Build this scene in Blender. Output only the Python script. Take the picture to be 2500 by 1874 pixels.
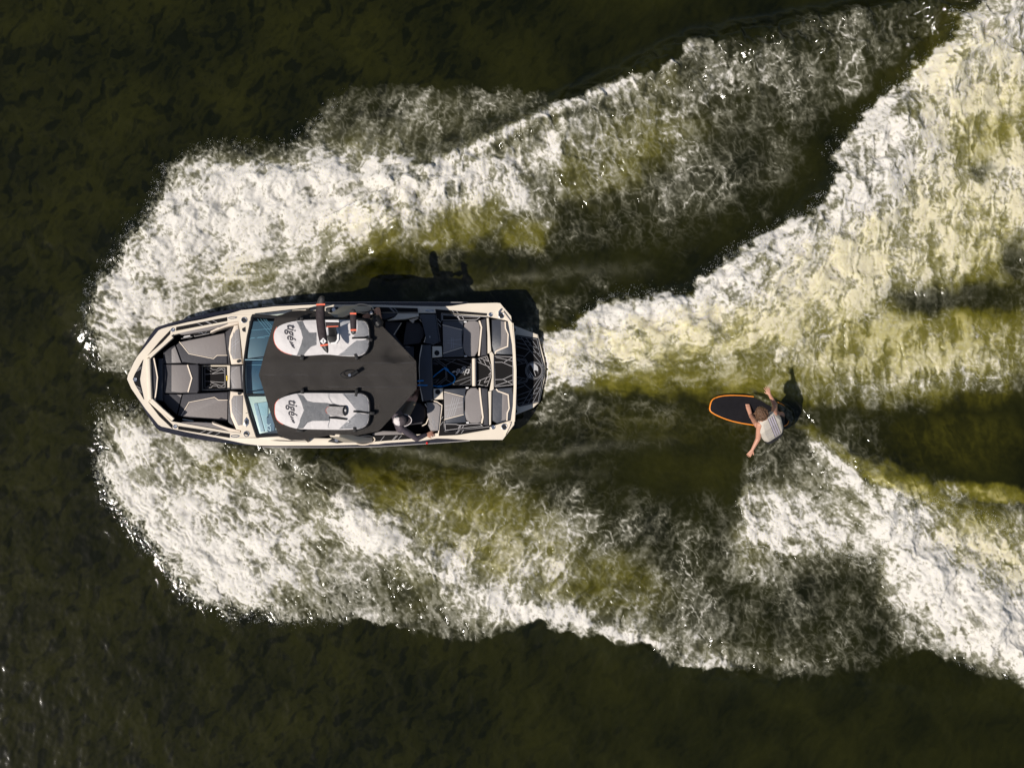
import bpy, bmesh, math, random
import numpy as np
from mathutils import Vector, Matrix
from mathutils.geometry import tessellate_polygon, delaunay_2d_cdt

random.seed(7)
rng = np.random.default_rng(7)
for o in list(bpy.data.objects):
    bpy.data.objects.remove(o)
scene = bpy.context.scene
COL = scene.collection

# ------------------------------------------------------------------ camera, sky, sun, exposure
W_PX, H_PX = 2500.0, 1874.0
CX, CY = 1250.0, 937.0
S = 128.0            # photo pixels per metre at the water line
HC = 28.0            # height of the drone above the water
cam = bpy.data.cameras.new('camera')
cam.sensor_fit = 'HORIZONTAL'
cam.sensor_width = 36.0
cam.lens = 36.0 * HC / (W_PX / S)
cam.clip_end = 3000
camo = bpy.data.objects.new('camera', cam)
COL.objects.link(camo)
camo.location = (0, 0, HC)
camo.rotation_euler = (0, 0, 0)
scene.camera = camo

SUN_EL = math.radians(56.0)
to_sun = Vector((-1.0, -0.60, 0)).normalized() * math.cos(SUN_EL) + Vector((0, 0, math.sin(SUN_EL)))
world = bpy.data.worlds.new('World')
scene.world = world
world.use_nodes = True
wn = world.node_tree
for n in list(wn.nodes):
    wn.nodes.remove(n)
sky = wn.nodes.new('ShaderNodeTexSky')
sky.sky_type = 'NISHITA'
sky.sun_disc = False
sky.sun_elevation = SUN_EL
sky.sun_rotation = math.atan2(to_sun.x, to_sun.y)
sky.air_density = 1.0
sky.dust_density = 1.2
bgn = wn.nodes.new('ShaderNodeBackground')
bgn.inputs['Strength'].default_value = 0.065
won = wn.nodes.new('ShaderNodeOutputWorld')
wn.links.new(sky.outputs[0], bgn.inputs[0])
wn.links.new(bgn.outputs[0], won.inputs[0])
sl = bpy.data.lights.new('sun', 'SUN')
sl.energy = 4.6
sl.angle = math.radians(0.5)
sl.color = (1.0, 0.94, 0.86)
slo = bpy.data.objects.new('sun', sl)
COL.objects.link(slo)
slo.rotation_euler = to_sun.to_track_quat('Z', 'Y').to_euler()
slo.location = (-20, -12, 30)

scene.render.engine = 'CYCLES'
scene.view_settings.view_transform = 'Standard'
scene.view_settings.look = 'None'
scene.view_settings.exposure = 0.0
scene.view_settings.gamma = 1.0
scene.view_settings.use_curve_mapping = False


# ------------------------------------------------------------------ helpers
def P(px, py, z):
    k = (HC - z) / HC / S
    return Vector(((px - CX) * k, -(py - CY) * k, z))


def smooth01(t):
    t = max(0.0, min(1.0, t))
    return t * t * (3 - 2 * t)


def rise(px):           # the deck climbs towards the bow
    return 0.16 * smooth01((640 - px) / 330.0)


def r1(L): return [(280 + a / 3.9475, 700 + b / 3.9475) for a, b in L]
def r2(L): return [(570 + a / 3.948, 700 + b / 3.948) for a, b in L]
def r3(L): return [(940 + a / 3.948, 700 + b / 3.948) for a, b in L]
def r4(L): return [(1700 + a / 6.907, 900 + b / 6.907) for a, b in L]
def r5(L): return [(1200 + a / 6.633, 780 + b / 6.633) for a, b in L]
def r8(L): return [(1000 + a / 10.055, 860 + b / 10.055) for a, b in L]


def nodes_of(m):
    m.use_nodes = True
    nt = m.node_tree
    return nt, nt.nodes['Principled BSDF']


def mat(name, col, rough=0.5, metal=0.0, spec=0.5, var=0.12, vscale=6.0, bump=0.0, bscale=40.0, coat=0.0, bdist=0.01):
    m = bpy.data.materials.new(name)
    nt, b = nodes_of(m)
    b.inputs['Roughness'].default_value = rough
    b.inputs['Metallic'].default_value = metal
    b.inputs['Specular IOR Level'].default_value = spec
    b.inputs['Coat Weight'].default_value = coat
    tc = nt.nodes.new('ShaderNodeTexCoord')
    nz = nt.nodes.new('ShaderNodeTexNoise')
    nz.inputs['Scale'].default_value = vscale
    nz.inputs['Detail'].default_value = 6
    nz.inputs['Roughness'].default_value = 0.65
    nt.links.new(tc.outputs['Object'], nz.inputs['Vector'])
    mx = nt.nodes.new('ShaderNodeMix')
    mx.data_type = 'RGBA'
    mx.inputs['A'].default_value = (*[c * (1 - var) for c in col], 1)
    mx.inputs['B'].default_value = (*[min(1, c * (1 + var)) for c in col], 1)
    nt.links.new(nz.outputs['Fac'], mx.inputs['Factor'])
    nt.links.new(mx.outputs['Result'], b.inputs['Base Color'])
    mr = nt.nodes.new('ShaderNodeMapRange')
    mr.inputs['To Min'].default_value = max(0.02, rough - 0.08)
    mr.inputs['To Max'].default_value = min(1, rough + 0.08)
    nt.links.new(nz.outputs['Fac'], mr.inputs['Value'])
    nt.links.new(mr.outputs['Result'], b.inputs['Roughness'])
    if bump > 0:
        n2 = nt.nodes.new('ShaderNodeTexNoise')
        n2.inputs['Scale'].default_value = bscale
        n2.inputs['Detail'].default_value = 4
        nt.links.new(tc.outputs['Object'], n2.inputs['Vector'])
        bp = nt.nodes.new('ShaderNodeBump')
        bp.inputs['Strength'].default_value = bump
        bp.inputs['Distance'].default_value = bdist
        nt.links.new(n2.outputs['Fac'], bp.inputs['Height'])
        nt.links.new(bp.outputs['Normal'], b.inputs['Normal'])
    return m


M = {}
M['cream'] = mat('cream_gelcoat', (0.70, 0.615, 0.50), 0.35, var=0.05, vscale=3, coat=0.3)
M['hull'] = mat('navy_black_gelcoat', (0.016, 0.016, 0.024), 0.22, var=0.3, coat=0.4)
M['tub'] = mat('dark_tub', (0.014, 0.013, 0.014), 0.8, spec=0.2)
M['vinyl'] = mat('charcoal_vinyl', (0.045, 0.043, 0.050), 0.5, spec=0.35, bump=0.25, bscale=25, var=0.15)
M['navyvinyl'] = mat('dark_navy_vinyl', (0.048, 0.052, 0.064), 0.42, bump=0.2, bscale=20, var=0.15)
M['grey'] = mat('grey_vinyl', (0.20, 0.178, 0.172), 0.55, bump=0.2, bscale=25, var=0.06)
M['grey2'] = mat('quilted_grey_vinyl', (0.23, 0.21, 0.205), 0.5, bump=0.3, bscale=30, var=0.10)
M['piping'] = mat('cream_piping', (0.74, 0.63, 0.51), 0.5, var=0.05)
M['eva'] = mat('black_traction_foam', (0.010, 0.009, 0.009), 0.8, spec=0.15, bump=0.3, bscale=120, var=0.2)
M['line'] = mat('pale_groove', (0.36, 0.34, 0.34), 0.6, var=0.15, vscale=20)
M['dimline'] = mat('dim_groove', (0.16, 0.16, 0.17), 0.6, var=0.2, vscale=20)
M['chrome'] = mat('polished_steel', (0.72, 0.72, 0.72), 0.18, metal=1.0)
M['black'] = mat('black_plastic', (0.010, 0.010, 0.011), 0.5, spec=0.25)
M['bimini'] = mat('dark_canvas', (0.072, 0.065, 0.060), 0.8, spec=0.25, bump=0.35, bscale=9, var=0.12, vscale=3, bdist=0.02)
M['bag'] = mat('pale_bag_cloth', (0.56, 0.53, 0.52), 0.6, bump=0.55, bscale=7, var=0.05, bdist=0.035)
M['baggrey'] = mat('grey_bag_cloth', (0.27, 0.275, 0.29), 0.55, bump=0.55, bscale=7, var=0.07, bdist=0.035)
M['baglight'] = mat('light_grey_bag_cloth', (0.42, 0.42, 0.44), 0.5, bump=0.55, bscale=6, var=0.06, bdist=0.035)
M['foil'] = mat('dark_foil_cover', (0.030, 0.022, 0.024), 0.7, spec=0.25, bump=0.4, bscale=18, var=0.2, bdist=0.02)
M['foiltip'] = mat('worn_foil_tip', (0.040, 0.038, 0.036), 0.5, bump=0.5, bscale=40, var=0.5, vscale=25)
M['orange'] = mat('orange_trim', (0.75, 0.13, 0.06), 0.5)
M['boardorange'] = mat('orange_rail', (0.80, 0.25, 0.02), 0.4)
M['deckpad'] = mat('black_deck_pad', (0.011, 0.010, 0.012), 0.85, spec=0.12, bump=0.3, bscale=60, var=0.5, vscale=8)
M['white'] = mat('white_print', (0.75, 0.73, 0.72), 0.5, var=0.03)
M['print'] = mat('dark_print', (0.012, 0.010, 0.02), 0.5)
M['silver'] = mat('silver_print', (0.45, 0.44, 0.44), 0.4, var=0.2, vscale=30)
M['skin'] = mat('skin', (0.50, 0.25, 0.165), 0.5, var=0.12, vscale=12)
M['hair'] = mat('brown_hair', (0.110, 0.055, 0.026), 0.55, var=0.5, vscale=30, bump=0.9, bscale=45, bdist=0.03)
M['vest'] = mat('oatmeal_vest', (0.52, 0.47, 0.40), 0.7, bump=0.3, bscale=18, var=0.06, bdist=0.02)
M['lilac'] = mat('lilac_stripe', (0.42, 0.38, 0.44), 0.7)
M['blackcloth'] = mat('black_cloth', (0.013, 0.012, 0.014), 0.8, bump=0.4, bscale=20)
M['plumcloth'] = mat('dark_plum_shirt', (0.066, 0.052, 0.064), 0.75, bump=0.5, bscale=14, var=0.15, bdist=0.02)
M['tan'] = mat('tan_shorts_cloth', (0.27, 0.20, 0.13), 0.8, bump=0.4, bscale=15, bdist=0.02)
M['capwhite'] = mat('cap_white', (0.66, 0.60, 0.60), 0.7)
M['capdark'] = mat('cap_dark', (0.075, 0.06, 0.065), 0.75)
M['rope'] = mat('blue_rope', (0.010, 0.22, 0.58), 0.5, bump=0.6, bscale=150)
M['dashblue'] = mat('steel_blue_dash', (0.034, 0.062, 0.090), 0.45, var=0.15)
M['dashdark'] = mat('deep_blue_dash', (0.010, 0.045, 0.085), 0.4, var=0.3, vscale=3)
M['dashline'] = mat('dash_stitching', (0.20, 0.33, 0.40), 0.5)
M['dashpanel'] = mat('pale_dash_panel', (0.45, 0.50, 0.50), 0.35)
M['dashslate'] = mat('slate_dash_panel', (0.13, 0.15, 0.19), 0.4)
M['yellow'] = mat('yellow_sticker', (0.65, 0.45, 0.03), 0.5)
M['red'] = mat('red_lens', (0.6, 0.03, 0.03), 0.3)

glass = bpy.data.materials.new('blue_tinted_glass')
nt, b = nodes_of(glass)
b.inputs['Base Color'].default_value = (0.40, 0.70, 0.85, 1)
b.inputs['Roughness'].default_value = 0.03
tr = nt.nodes.new('ShaderNodeBsdfTransparent')
tr.inputs['Color'].default_value = (0.84, 0.94, 0.97, 1)
gl = nt.nodes.new('ShaderNodeBsdfGlossy')
gl.inputs['Roughness'].default_value = 0.03
fr = nt.nodes.new('ShaderNodeLayerWeight')
fr.inputs['Blend'].default_value = 0.12
mixg = nt.nodes.new('ShaderNodeMixShader')
nt.links.new(fr.outputs['Facing'], mixg.inputs[0])
nt.links.new(tr.outputs[0], mixg.inputs[1])
nt.links.new(gl.outputs[0], mixg.inputs[2])
nt.links.new(mixg.outputs[0], nt.nodes['Material Output'].inputs['Surface'])
M['glass'] = glass


def tag(o, label=None, cat=None, group=None, kind=None):
    if label: o['label'] = label
    if cat: o['category'] = cat
    if group: o['group'] = group
    if kind: o['kind'] = kind
    return o


def root_of(o):
    while o.parent:
        o = o.parent
    return o


def attach(o, parent):
    if parent is not None:
        o.parent = parent
        if parent.type == 'EMPTY':
            o.matrix_parent_inverse = Matrix.Translation(-Vector(parent.location))
    return o


def empty(name, loc, label, cat, group=None):
    o = bpy.data.objects.new(name, None)
    o.empty_display_size = 0.2
    COL.objects.link(o)
    o.location = loc
    return tag(o, label, cat, group)


def mesh_obj(name, me, m, parent=None, smooth=True, angle=35):
    if m is not None:
        if isinstance(m, (list, tuple)):
            for q in m: me.materials.append(q)
        else:
            me.materials.append(m)
    if smooth and len(me.polygons):
        me.polygons.foreach_set('use_smooth', [True] * len(me.polygons))
        try:
            me.set_sharp_from_angle(angle=math.radians(angle))
        except Exception:
            pass
    o = bpy.data.objects.new(name, me)
    COL.objects.link(o)
    return attach(o, parent)


def from_bm(name, bm, m, parent=None, smooth=True, angle=35):
    bmesh.ops.recalc_face_normals(bm, faces=bm.faces)
    me = bpy.data.meshes.new(name)
    bm.to_mesh(me)
    bm.free()
    return mesh_obj(name, me, m, parent, smooth, angle)


def chaikin(pts, n=1, closed=True):
    for _ in range(n):
        q = []
        L = len(pts)
        for i in range(L if closed else L - 1):
            a, c = pts[i], pts[(i + 1) % L]
            q.append(tuple(a[k] * .75 + c[k] * .25 for k in range(len(a))))
            q.append(tuple(a[k] * .25 + c[k] * .75 for k in range(len(a))))
        if not closed:
            q = [pts[0]] + q + [pts[-1]]
        pts = q
    return pts


def slab(name, pts, z0, z1, m, parent=None, bevel=0.0, seg=2, up=True, smoothn=0, flare=1.0):
    """prism over a plan outline given in photo pixels; top face at height z1 (+ bow rise)"""
    if smoothn: pts = chaikin(pts, smoothn)
    bm = bmesh.new()
    top, bot = [], []
    for a, c in pts:
        r = rise(a) if up else 0.0
        v = P(a, c, z1 + r)
        top.append(bm.verts.new(v))
        bot.append(bm.verts.new((v.x, v.y, z0 + (r if up else 0))))
    n = len(pts)
    ft = bm.faces.new(top)
    bm.faces.new(bot[::-1])
    for i in range(n):
        j = (i + 1) % n
        bm.faces.new((top[j], top[i], bot[i], bot[j]))
    if bevel > 0:
        bmesh.ops.bevel(bm, geom=list(ft.edges), offset=bevel, segments=seg, profile=0.6, affect='EDGES', clamp_overlap=True)
    return from_bm(name, bm, m, parent)


def slab_holes(name, outer, holes, z0, z1, m, parent=None, taper=None):
    loops = [outer] + holes
    bm = bmesh.new()
    vt, vb, vecs = [], [], []
    for li, lp in enumerate(loops):
        cur = []
        for a, c in lp:
            r = rise(a)
            v = P(a, c, z1 + r)
            cur.append(v)
            vt.append(bm.verts.new(v))
            w = v.copy(); w.z = z0 + (0 if (taper and li == 0) else r)
            if taper and li == 0:
                cxm, cym = P(800, 913, 0).x, P(800, 913, 0).y
                w.x = cxm + (v.x - cxm) * taper[0]
                w.y = cym + (v.y - cym) * taper[1]
            vb.append(bm.verts.new(w))
        vecs.append([Vector((q.x, q.y, 0)) for q in cur])
    for t in tessellate_polygon(vecs):
        try:
            bm.faces.new([vt[i] for i in t])
            bm.faces.new([vb[i] for i in t][::-1])
        except ValueError:
            pass
    k = 0
    for lp in loops:
        n = len(lp)
        for i in range(n):
            j = (i + 1) % n
            bm.faces.new((vt[k + i], vt[k + j], vb[k + j], vb[k + i]))
        k += n
    return from_bm(name, bm, m, parent, angle=25)


def ribbon_bm(bm, pts3, w, th=0.004, closed=False):
    n = len(pts3)
    L, R = [], []
    for i in range(n):
        p = pts3[i]
        a = pts3[(i - 1) % n] if (closed or i > 0) else None
        c = pts3[(i + 1) % n] if (closed or i < n - 1) else None
        d = Vector((0, 0, 0))
        if a is not None: d += (p - a).normalized()
        if c is not None: d += (c - p).normalized()
        d.z = 0
        if d.length < 1e-9: d = Vector((1, 0, 0))
        d.normalize()
        nrm = Vector((-d.y, d.x, 0))
        k = 1.0
        if a is not None and c is not None:
            e = (c - p); e.z = 0
            e.normalize()
            k = 1.0 / max(0.5, abs(d.dot(e)))
        L.append(p + nrm * w * .5 * k)
        R.append(p - nrm * w * .5 * k)
    dz = Vector((0, 0, th))
    tl = [bm.verts.new(q) for q in L]; trr = [bm.verts.new(q) for q in R]
    bl = [bm.verts.new(q - dz) for q in L]; br = [bm.verts.new(q - dz) for q in R]
    for i in range(n if closed else n - 1):
        j = (i + 1) % n
        bm.faces.new((tl[i], tl[j], trr[j], trr[i]))
        bm.faces.new((bl[j], bl[i], tl[i], tl[j]))
        bm.faces.new((trr[i], trr[j], br[j], br[i]))
        bm.faces.new((br[i], br[j], bl[j], bl[i]))
    if not closed:
        bm.faces.new((tl[0], trr[0], br[0], bl[0]))
        bm.faces.new((trr[-1], tl[-1], bl[-1], br[-1]))


def lines(name, polys, w, z, m, parent, up=True, th=0.005, closed=False):
    if len(polys) > 1 and name not in ('mat_lines', 'hatch_lines', 'tray_lines'):
        return [lines(name, [pl], w, z, m, parent, up, th, closed) for pl in polys][0]
    w = w * {'piping': 0.78, 'coaming_strip': 1.0, 'rub_rail': 1.0, 'trim_line': 1.0, 'base_trim': 1.0}.get(name, 0.58)
    bm = bmesh.new()
    for pl in polys:
        ribbon_bm(bm, [P(a, c, z + (rise(a) if up else 0)) for a, c in pl], w, th, closed)
    return from_bm(name, bm, m, parent, smooth=False)


def tube(name, pts3, rad, m, parent=None, seg=8, closed=False, caps=True):
    bm = bmesh.new()
    n = len(pts3)
    rings = []
    for i in range(n):
        a = pts3[(i - 1) % n] if (closed or i > 0) else pts3[i]
        c = pts3[(i + 1) % n] if (closed or i < n - 1) else pts3[i]
        d = (c - a).normalized()
        u = d.cross(Vector((0, 0, 1)))
        if u.length < 1e-4: u = Vector((1, 0, 0))
        u.normalize()
        v = d.cross(u)
        r = rad[i] if isinstance(rad, (list, tuple)) else rad
        rings.append([bm.verts.new(pts3[i] + (u * math.cos(t) + v * math.sin(t)) * r)
                      for t in [2 * math.pi * k / seg for k in range(seg)]])
    for i in range(n if closed else n - 1):
        A, B = rings[i], rings[(i + 1) % n]
        for k in range(seg):
            bm.faces.new((A[k], A[(k + 1) % seg], B[(k + 1) % seg], B[k]))
    if not closed and caps:
        bm.faces.new(rings[0][::-1]); bm.faces.new(rings[-1])
    return from_bm(name, bm, m, parent)


def disc(name, px, py, r, z0, z1, m, parent, up=True, bevel=0.0, seg=20):
    z = z1 + (rise(px) if up else 0)
    c = P(px, py, z)
    bm = bmesh.new()
    top = [bm.verts.new((c.x + r * math.cos(2 * math.pi * k / seg), c.y + r * math.sin(2 * math.pi * k / seg), z)) for k in range(seg)]
    zb = z0 + (rise(px) if up else 0)
    bot = [bm.verts.new((v.co.x, v.co.y, zb)) for v in top]
    ft = bm.faces.new(top)
    bm.faces.new(bot[::-1])
    for i in range(seg):
        j = (i + 1) % seg
        bm.faces.new((top[j], top[i], bot[i], bot[j]))
    if bevel:
        bmesh.ops.bevel(bm, geom=list(ft.edges), offset=bevel, segments=2, affect='EDGES')
    return from_bm(name, bm, m, parent)


def ring(name, px, py, r, tr_, z, m, parent, up=True, sx=1.0, sy=1.0, rot=0.0, seg=24):
    zz = z + (rise(px) if up else 0)
    c = P(px, py, zz)
    pts = []
    for k in range(seg):
        t = 2 * math.pi * k / seg
        a, d = r * sx * math.cos(t), r * sy * math.sin(t)
        pts.append(Vector((c.x + a * math.cos(rot) - d * math.sin(rot), c.y + a * math.sin(rot) + d * math.cos(rot), zz)))
    return tube(name, pts, tr_, m, parent, seg=8, closed=True)


def text_part(name, body, px, py, z, size, rot, m, parent, shear=0.25, up=True, bold=0.006, squash=1.0):
    cu = bpy.data.curves.new(name, 'FONT')
    cu.body = body
    cu.size = size
    cu.shear = shear
    cu.offset = bold * size
    cu.extrude = 0.0015
    cu.align_x = 'CENTER'; cu.align_y = 'CENTER'
    cu.resolution_u = 3
    t = bpy.data.objects.new(name + '_tmp', cu)
    COL.objects.link(t)
    dg = bpy.context.evaluated_depsgraph_get()
    dg.update()
    me = bpy.data.meshes.new_from_object(t.evaluated_get(dg))
    bpy.data.objects.remove(t)
    bpy.data.curves.remove(cu)
    c = P(px, py, z + (rise(px) if up else 0))
    me.transform(Matrix.Translation(c) @ Matrix.Rotation(rot, 4, 'Z') @ Matrix.Diagonal((squash, 1, 1, 1)))
    me.materials.clear()
    return mesh_obj(name, me, m, parent, smooth=False)


# ------------------------------------------------------------------ numpy noise
_ang = rng.uniform(0, 2 * np.pi, (16, 256, 256)).astype(np.float32)
_gx, _gy = np.cos(_ang), np.sin(_ang)
_wpx = rng.random((16, 256, 256)).astype(np.float32)
_wpy = rng.random((16, 256, 256)).astype(np.float32)


def perlin(x, y, s=0):
    s = s % 16
    xf = np.floor(x); yf = np.floor(y)
    xi = xf.astype(np.int32); yi = yf.astype(np.int32)
    fx = (x - xf).astype(np.float32); fy = (y - yf).astype(np.float32)
    x0 = xi & 255; x1 = (xi + 1) & 255; y0 = yi & 255; y1 = (yi + 1) & 255
    GX, GY = _gx[s], _gy[s]
    u = fx * fx * fx * (fx * (fx * 6 - 15) + 10)
    v = fy * fy * fy * (fy * (fy * 6 - 15) + 10)
    a = GX[y0, x0] * fx + GY[y0, x0] * fy
    b_ = GX[y0, x1] * (fx - 1) + GY[y0, x1] * fy
    c = GX[y1, x0] * fx + GY[y1, x0] * (fy - 1)
    d = GX[y1, x1] * (fx - 1) + GY[y1, x1] * (fy - 1)
    ab = a + (b_ - a) * u
    cd = c + (d - c) * u
    return (ab + (cd - ab) * v) * 1.5


def fbm(x, y, octv=4, s=0, gain=0.5):
    t = 0; a = 1.0; f = 1.0; nn = 0
    for i in range(octv):
        t = t + a * perlin(x * f + 17.3 * i, y * f - 9.1 * i, s + i)
        nn += a
        a *= gain; f *= 2.03
    return t / nn


def worley(x, y, s=0):
    s = s % 16
    xi = np.floor(x).astype(np.int32); yi = np.floor(y).astype(np.int32)
    f1 = np.full(x.shape, 9.0, np.float32); f2 = np.full(x.shape, 9.0, np.float32)
    for dx in (-1, 0, 1):
        for dy in (-1, 0, 1):
            cx, cy = xi + dx, yi + dy
            qx = cx + _wpx[s][cy & 255, cx & 255] - x
            qy = cy + _wpy[s][cy & 255, cx & 255] - y
            d = np.sqrt(qx * qx + qy * qy).astype(np.float32)
            f2 = np.minimum(f2, np.maximum(f1, d))
            f1 = np.minimum(f1, d)
    return f1, f2


def sstep(a, b_, x):
    t = np.clip((x - a) / (b_ - a), 0, 1)
    return t * t * (3 - 2 * t)


def poly_sd(X, Y, pts):
    """signed distance, positive inside"""
    d2 = np.full(X.shape, 1e12, np.float32)
    ins = np.zeros(X.shape, bool)
    n = len(pts)
    for i in range(n):
        ax, ay = pts[i]; bx, by = pts[(i + 1) % n]
        ex, ey = bx - ax, by - ay
        t = np.clip(((X - ax) * ex + (Y - ay) * ey) / (ex * ex + ey * ey + 1e-9), 0, 1)
        qx = X - ax - t * ex; qy = Y - ay - t * ey
        d2 = np.minimum(d2, qx * qx + qy * qy)
        cond = ((ay > Y) != (by > Y))
        if ey != 0:
            ins ^= cond & (X < ex * (Y - ay) / ey + ax)
    d = np.sqrt(d2)
    return np.where(ins, d, -d)


def line_sd(X, Y, pts):
    """signed distance to an open polyline (positive on its right-hand side in screen space) and position along it"""
    d2 = np.full(X.shape, 1e12, np.float32)
    sg = np.ones(X.shape, np.float32)
    al = np.zeros(X.shape, np.float32)
    tot = sum(math.dist(pts[i], pts[i + 1]) for i in range(len(pts) - 1))
    acc = 0
    for i in range(len(pts) - 1):
        ax, ay = pts[i]; bx, by = pts[i + 1]
        ex, ey = bx - ax, by - ay
        ln = math.hypot(ex, ey)
        t = np.clip(((X - ax) * ex + (Y - ay) * ey) / (ln * ln), 0, 1)
        qx = X - ax - t * ex; qy = Y - ay - t * ey
        dd = qx * qx + qy * qy
        m_ = dd < d2
        d2 = np.where(m_, dd, d2)
        cr = ex * (Y - ay) - ey * (X - ax)
        sg = np.where(m_, np.where(cr > 0, 1.0, -1.0), sg)
        al = np.where(m_, (acc + t * ln) / tot, al)
        acc += ln
    return np.sqrt(d2) * sg, al


# ------------------------------------------------------------------ the lake: one sheet with its wake
K = W_PX / 2212.0           # the plan of the wake is drawn on a 2212 x 1658 grid over the water
FOAM = """
000000000000000000000000000000000012233336888
000000000000000000000000000000221123433347888
000000000000000000000000000034433333333368877
000000000000001111111111004664433332333588776
000000000000002223443333135544333333333688765
000000000000034445444346554433333222358876545
000000002444466665444567554434333321388776566
000000067888888887778765444433332211488777788
000000488899988888777665443443221112788777777
000002799988887876545433222221112477877777666
000006898888777643222222211111114788877776655
000057887776653100110001000001025888877666543
000078766655431001111111036005778888876654322
000178886555000000000004899899987766554431113
000177770000000000000058999787766655544444444
000044400000000000000069987655555555555555555
000011000000000000000057743233334444555554444
000034400000000000000045221221112222333211000
000067760000000000000001111111111111221100000
000067776543300000001111111100002335431100000
000078766655433112211212111000004545742110000
000058877766666534444332311211214765568543211
000006988776667865555544442222125887658865555
000000799988766787655544533322234567657987777
000000079988765546786566644333344444438988777
000000037887654444568776533333322322227999887
000000000456554444445888864434333232223588998
000000000000000002333323456754433332212468998
000000000000000000000000000046664443221124688
000000000000000000000000000000000110000000025
000000000000000000000000000000000000000000000
000000000000000000000000000000000000000000000
000000000000000000000000000000000000000000000
000000000000000000000000000000000000000000000
""".split()
G = np.array([[float(c) for c in row] for row in FOAM], np.float32) / 9.0

STEP = 2.6
us = np.arange(-170, 2671, STEP, dtype=np.float32)
vs = np.arange(-170, 2045, STEP, dtype=np.float32)
NU, NV = len(us), len(vs)
UU, VV = np.meshgrid(us, vs)
X = UU / K; Y = VV / K                       # plan coordinates (2212 grid)


def sample_grid(Gr, x, y):
    gx = np.clip(x / 50.0 - 0.5, 0, Gr.shape[1] - 1.001)
    gy = np.clip(y / 50.0 - 0.5, 0, Gr.shape[0] - 1.001)
    xi = gx.astype(np.int32); yi = gy.astype(np.int32)
    fx = gx - xi; fy = gy - yi
    fx = fx * fx * (3 - 2 * fx); fy = fy * fy * (3 - 2 * fy)
    return (Gr[yi, xi] * (1 - fx) * (1 - fy) + Gr[yi, xi + 1] * fx * (1 - fy) +
            Gr[yi + 1, xi] * (1 - fx) * fy + Gr[yi + 1, xi + 1] * fx * fy)


w1 = fbm(X / 90, Y / 90, 4, 0); w2 = fbm(X / 90 + 40, Y / 90 + 11, 4, 3)
Xw = X + 24 * w1; Yw = Y + 24 * w2
dens = sample_grid(G, Xw, Yw)

# ragged fronts of the white water
upper = [(192, 700), (195, 665), (205, 600), (255, 552), (298, 470), (335, 432), (348, 372), (418, 322), (500, 300), (570, 312),
         (640, 308), (690, 232), (760, 190), (900, 182), (1060, 190), (1180, 196), (1172, 232), (1310, 190), (1420, 150), (1496, 84),
         (1560, 92), (1625, 92), (1700, 55), (1760, 30), (1850, 22), (1960, 8), (2060, -30), (2400, -120), (2400, 860), (1150, 860), (1150, 720), (700, 690), (400, 700), (300, 830), (195, 790)]
lower = [(205, 865), (215, 1000), (225, 1062), (268, 1132), (330, 1182), (382, 1262), (440, 1312), (545, 1330), (650, 1352), (780, 1340), (900, 1362),
         (1000, 1392), (1080, 1372), (1160, 1345), (1260, 1370), (1350, 1392), (1400, 1395), (1440, 1422), (1505, 1450), (1590, 1440), (1680, 1470), (1780, 1462), (1860, 1455),
         (1990, 1400), (2080, 1440), (2212, 1480), (2400, 1560), (2400, 660), (1150, 660), (1150, 900), (700, 930), (330, 890)]
rag1 = 24 * fbm(X / 55, Y / 55, 3, 5) + 12 * fbm(X / 16, Y / 16, 3, 6)
sdU = poly_sd(X, Y, upper) + rag1
sdL = poly_sd(X, Y, lower) + rag1
sd_edge = np.maximum(sdU, sdL)
wash = [(1150, 740), (1250, 690), (1330, 640), (1480, 630), (1560, 560), (1680, 490), (1800, 420), (1790, 340), (1830, 280), (1900, 220),
        (2030, 100), (2060, 40), (2130, 0), (2300, -150), (2500, -150), (2500, 860), (2212, 835), (2100, 850), (1990, 890), (1860, 880), (1760, 870), (1620, 830), (1500, 845), (1300, 822), (1190, 845), (1150, 850)]
sdW = poly_sd(X, Y, wash) + 1.2 * rag1
fan = [(1700, 900), (1760, 945), (1840, 1010), (1885, 1065), (2000, 1085), (2100, 1100), (2212, 1180), (2500, 1300), (2500, 1700), (2212, 1480), (2080, 1430), (1990, 1380),
       (1900, 1300), (1955, 1275), (1900, 1215), (1800, 1185), (1700, 1200), (1620, 1160), (1592, 1100), (1605, 1040), (1650, 985)]
sdF = poly_sd(X, Y, fan) + rag1
bowz = 1 - sstep(560, 820, X)
rag2 = 26 * perlin(X / 7, Y / 7, 9) + 18 * perlin(X / 3.6, Y / 3.6, 4)
edge = sstep(-2, 7, sd_edge) * (1 - bowz) + bowz * sstep(-16, 26, sd_edge + 0.8 * rag2)
# the digits are soft; sharpen them with the outlines of the wash and of the surf wave
inW = sstep(-5, 12, sdW); inF = sstep(-4, 12, sdF)
front_w = np.exp(-(np.maximum(sdW, 0) / 75) ** 2) * inW * sstep(1150, 1230, X) * sstep(0, 60, 930 - 0.25 * (X - 1150) - Y + 0)
upperside = sstep(-40, 40, (700 - 0.72 * (X - 1250)) - Y + 150)
dens = dens * (0.35 + 0.65 * np.maximum(inW, 1 - sstep(-60, -15, sdW) * (X > 1150) * (sdW < 30)))
dens = np.maximum(dens, front_w * upperside * 0.93)
crestF = [(1735, 935), (1765, 965), (1830, 1020), (1880, 1085), (1930, 1170), (1985, 1260), (2060, 1330), (2212, 1440), (2400, 1560)]
dF, aF = line_sd(X, Y, crestF)
dens = np.maximum(dens, 0.95 * np.exp(-(dF / (14 + 40 * aF)) ** 2) * sstep(1720, 1765, X))
crestL = [(720, 1075), (800, 1130), (930, 1225), (1080, 1300), (1180, 1325), (1260, 1340), (1350, 1372), (1420, 1392)]
dL_, aL_ = line_sd(X, Y, crestL)
dens = np.maximum(dens, 0.92 * np.exp(-(dL_ / 17) ** 2))
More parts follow.
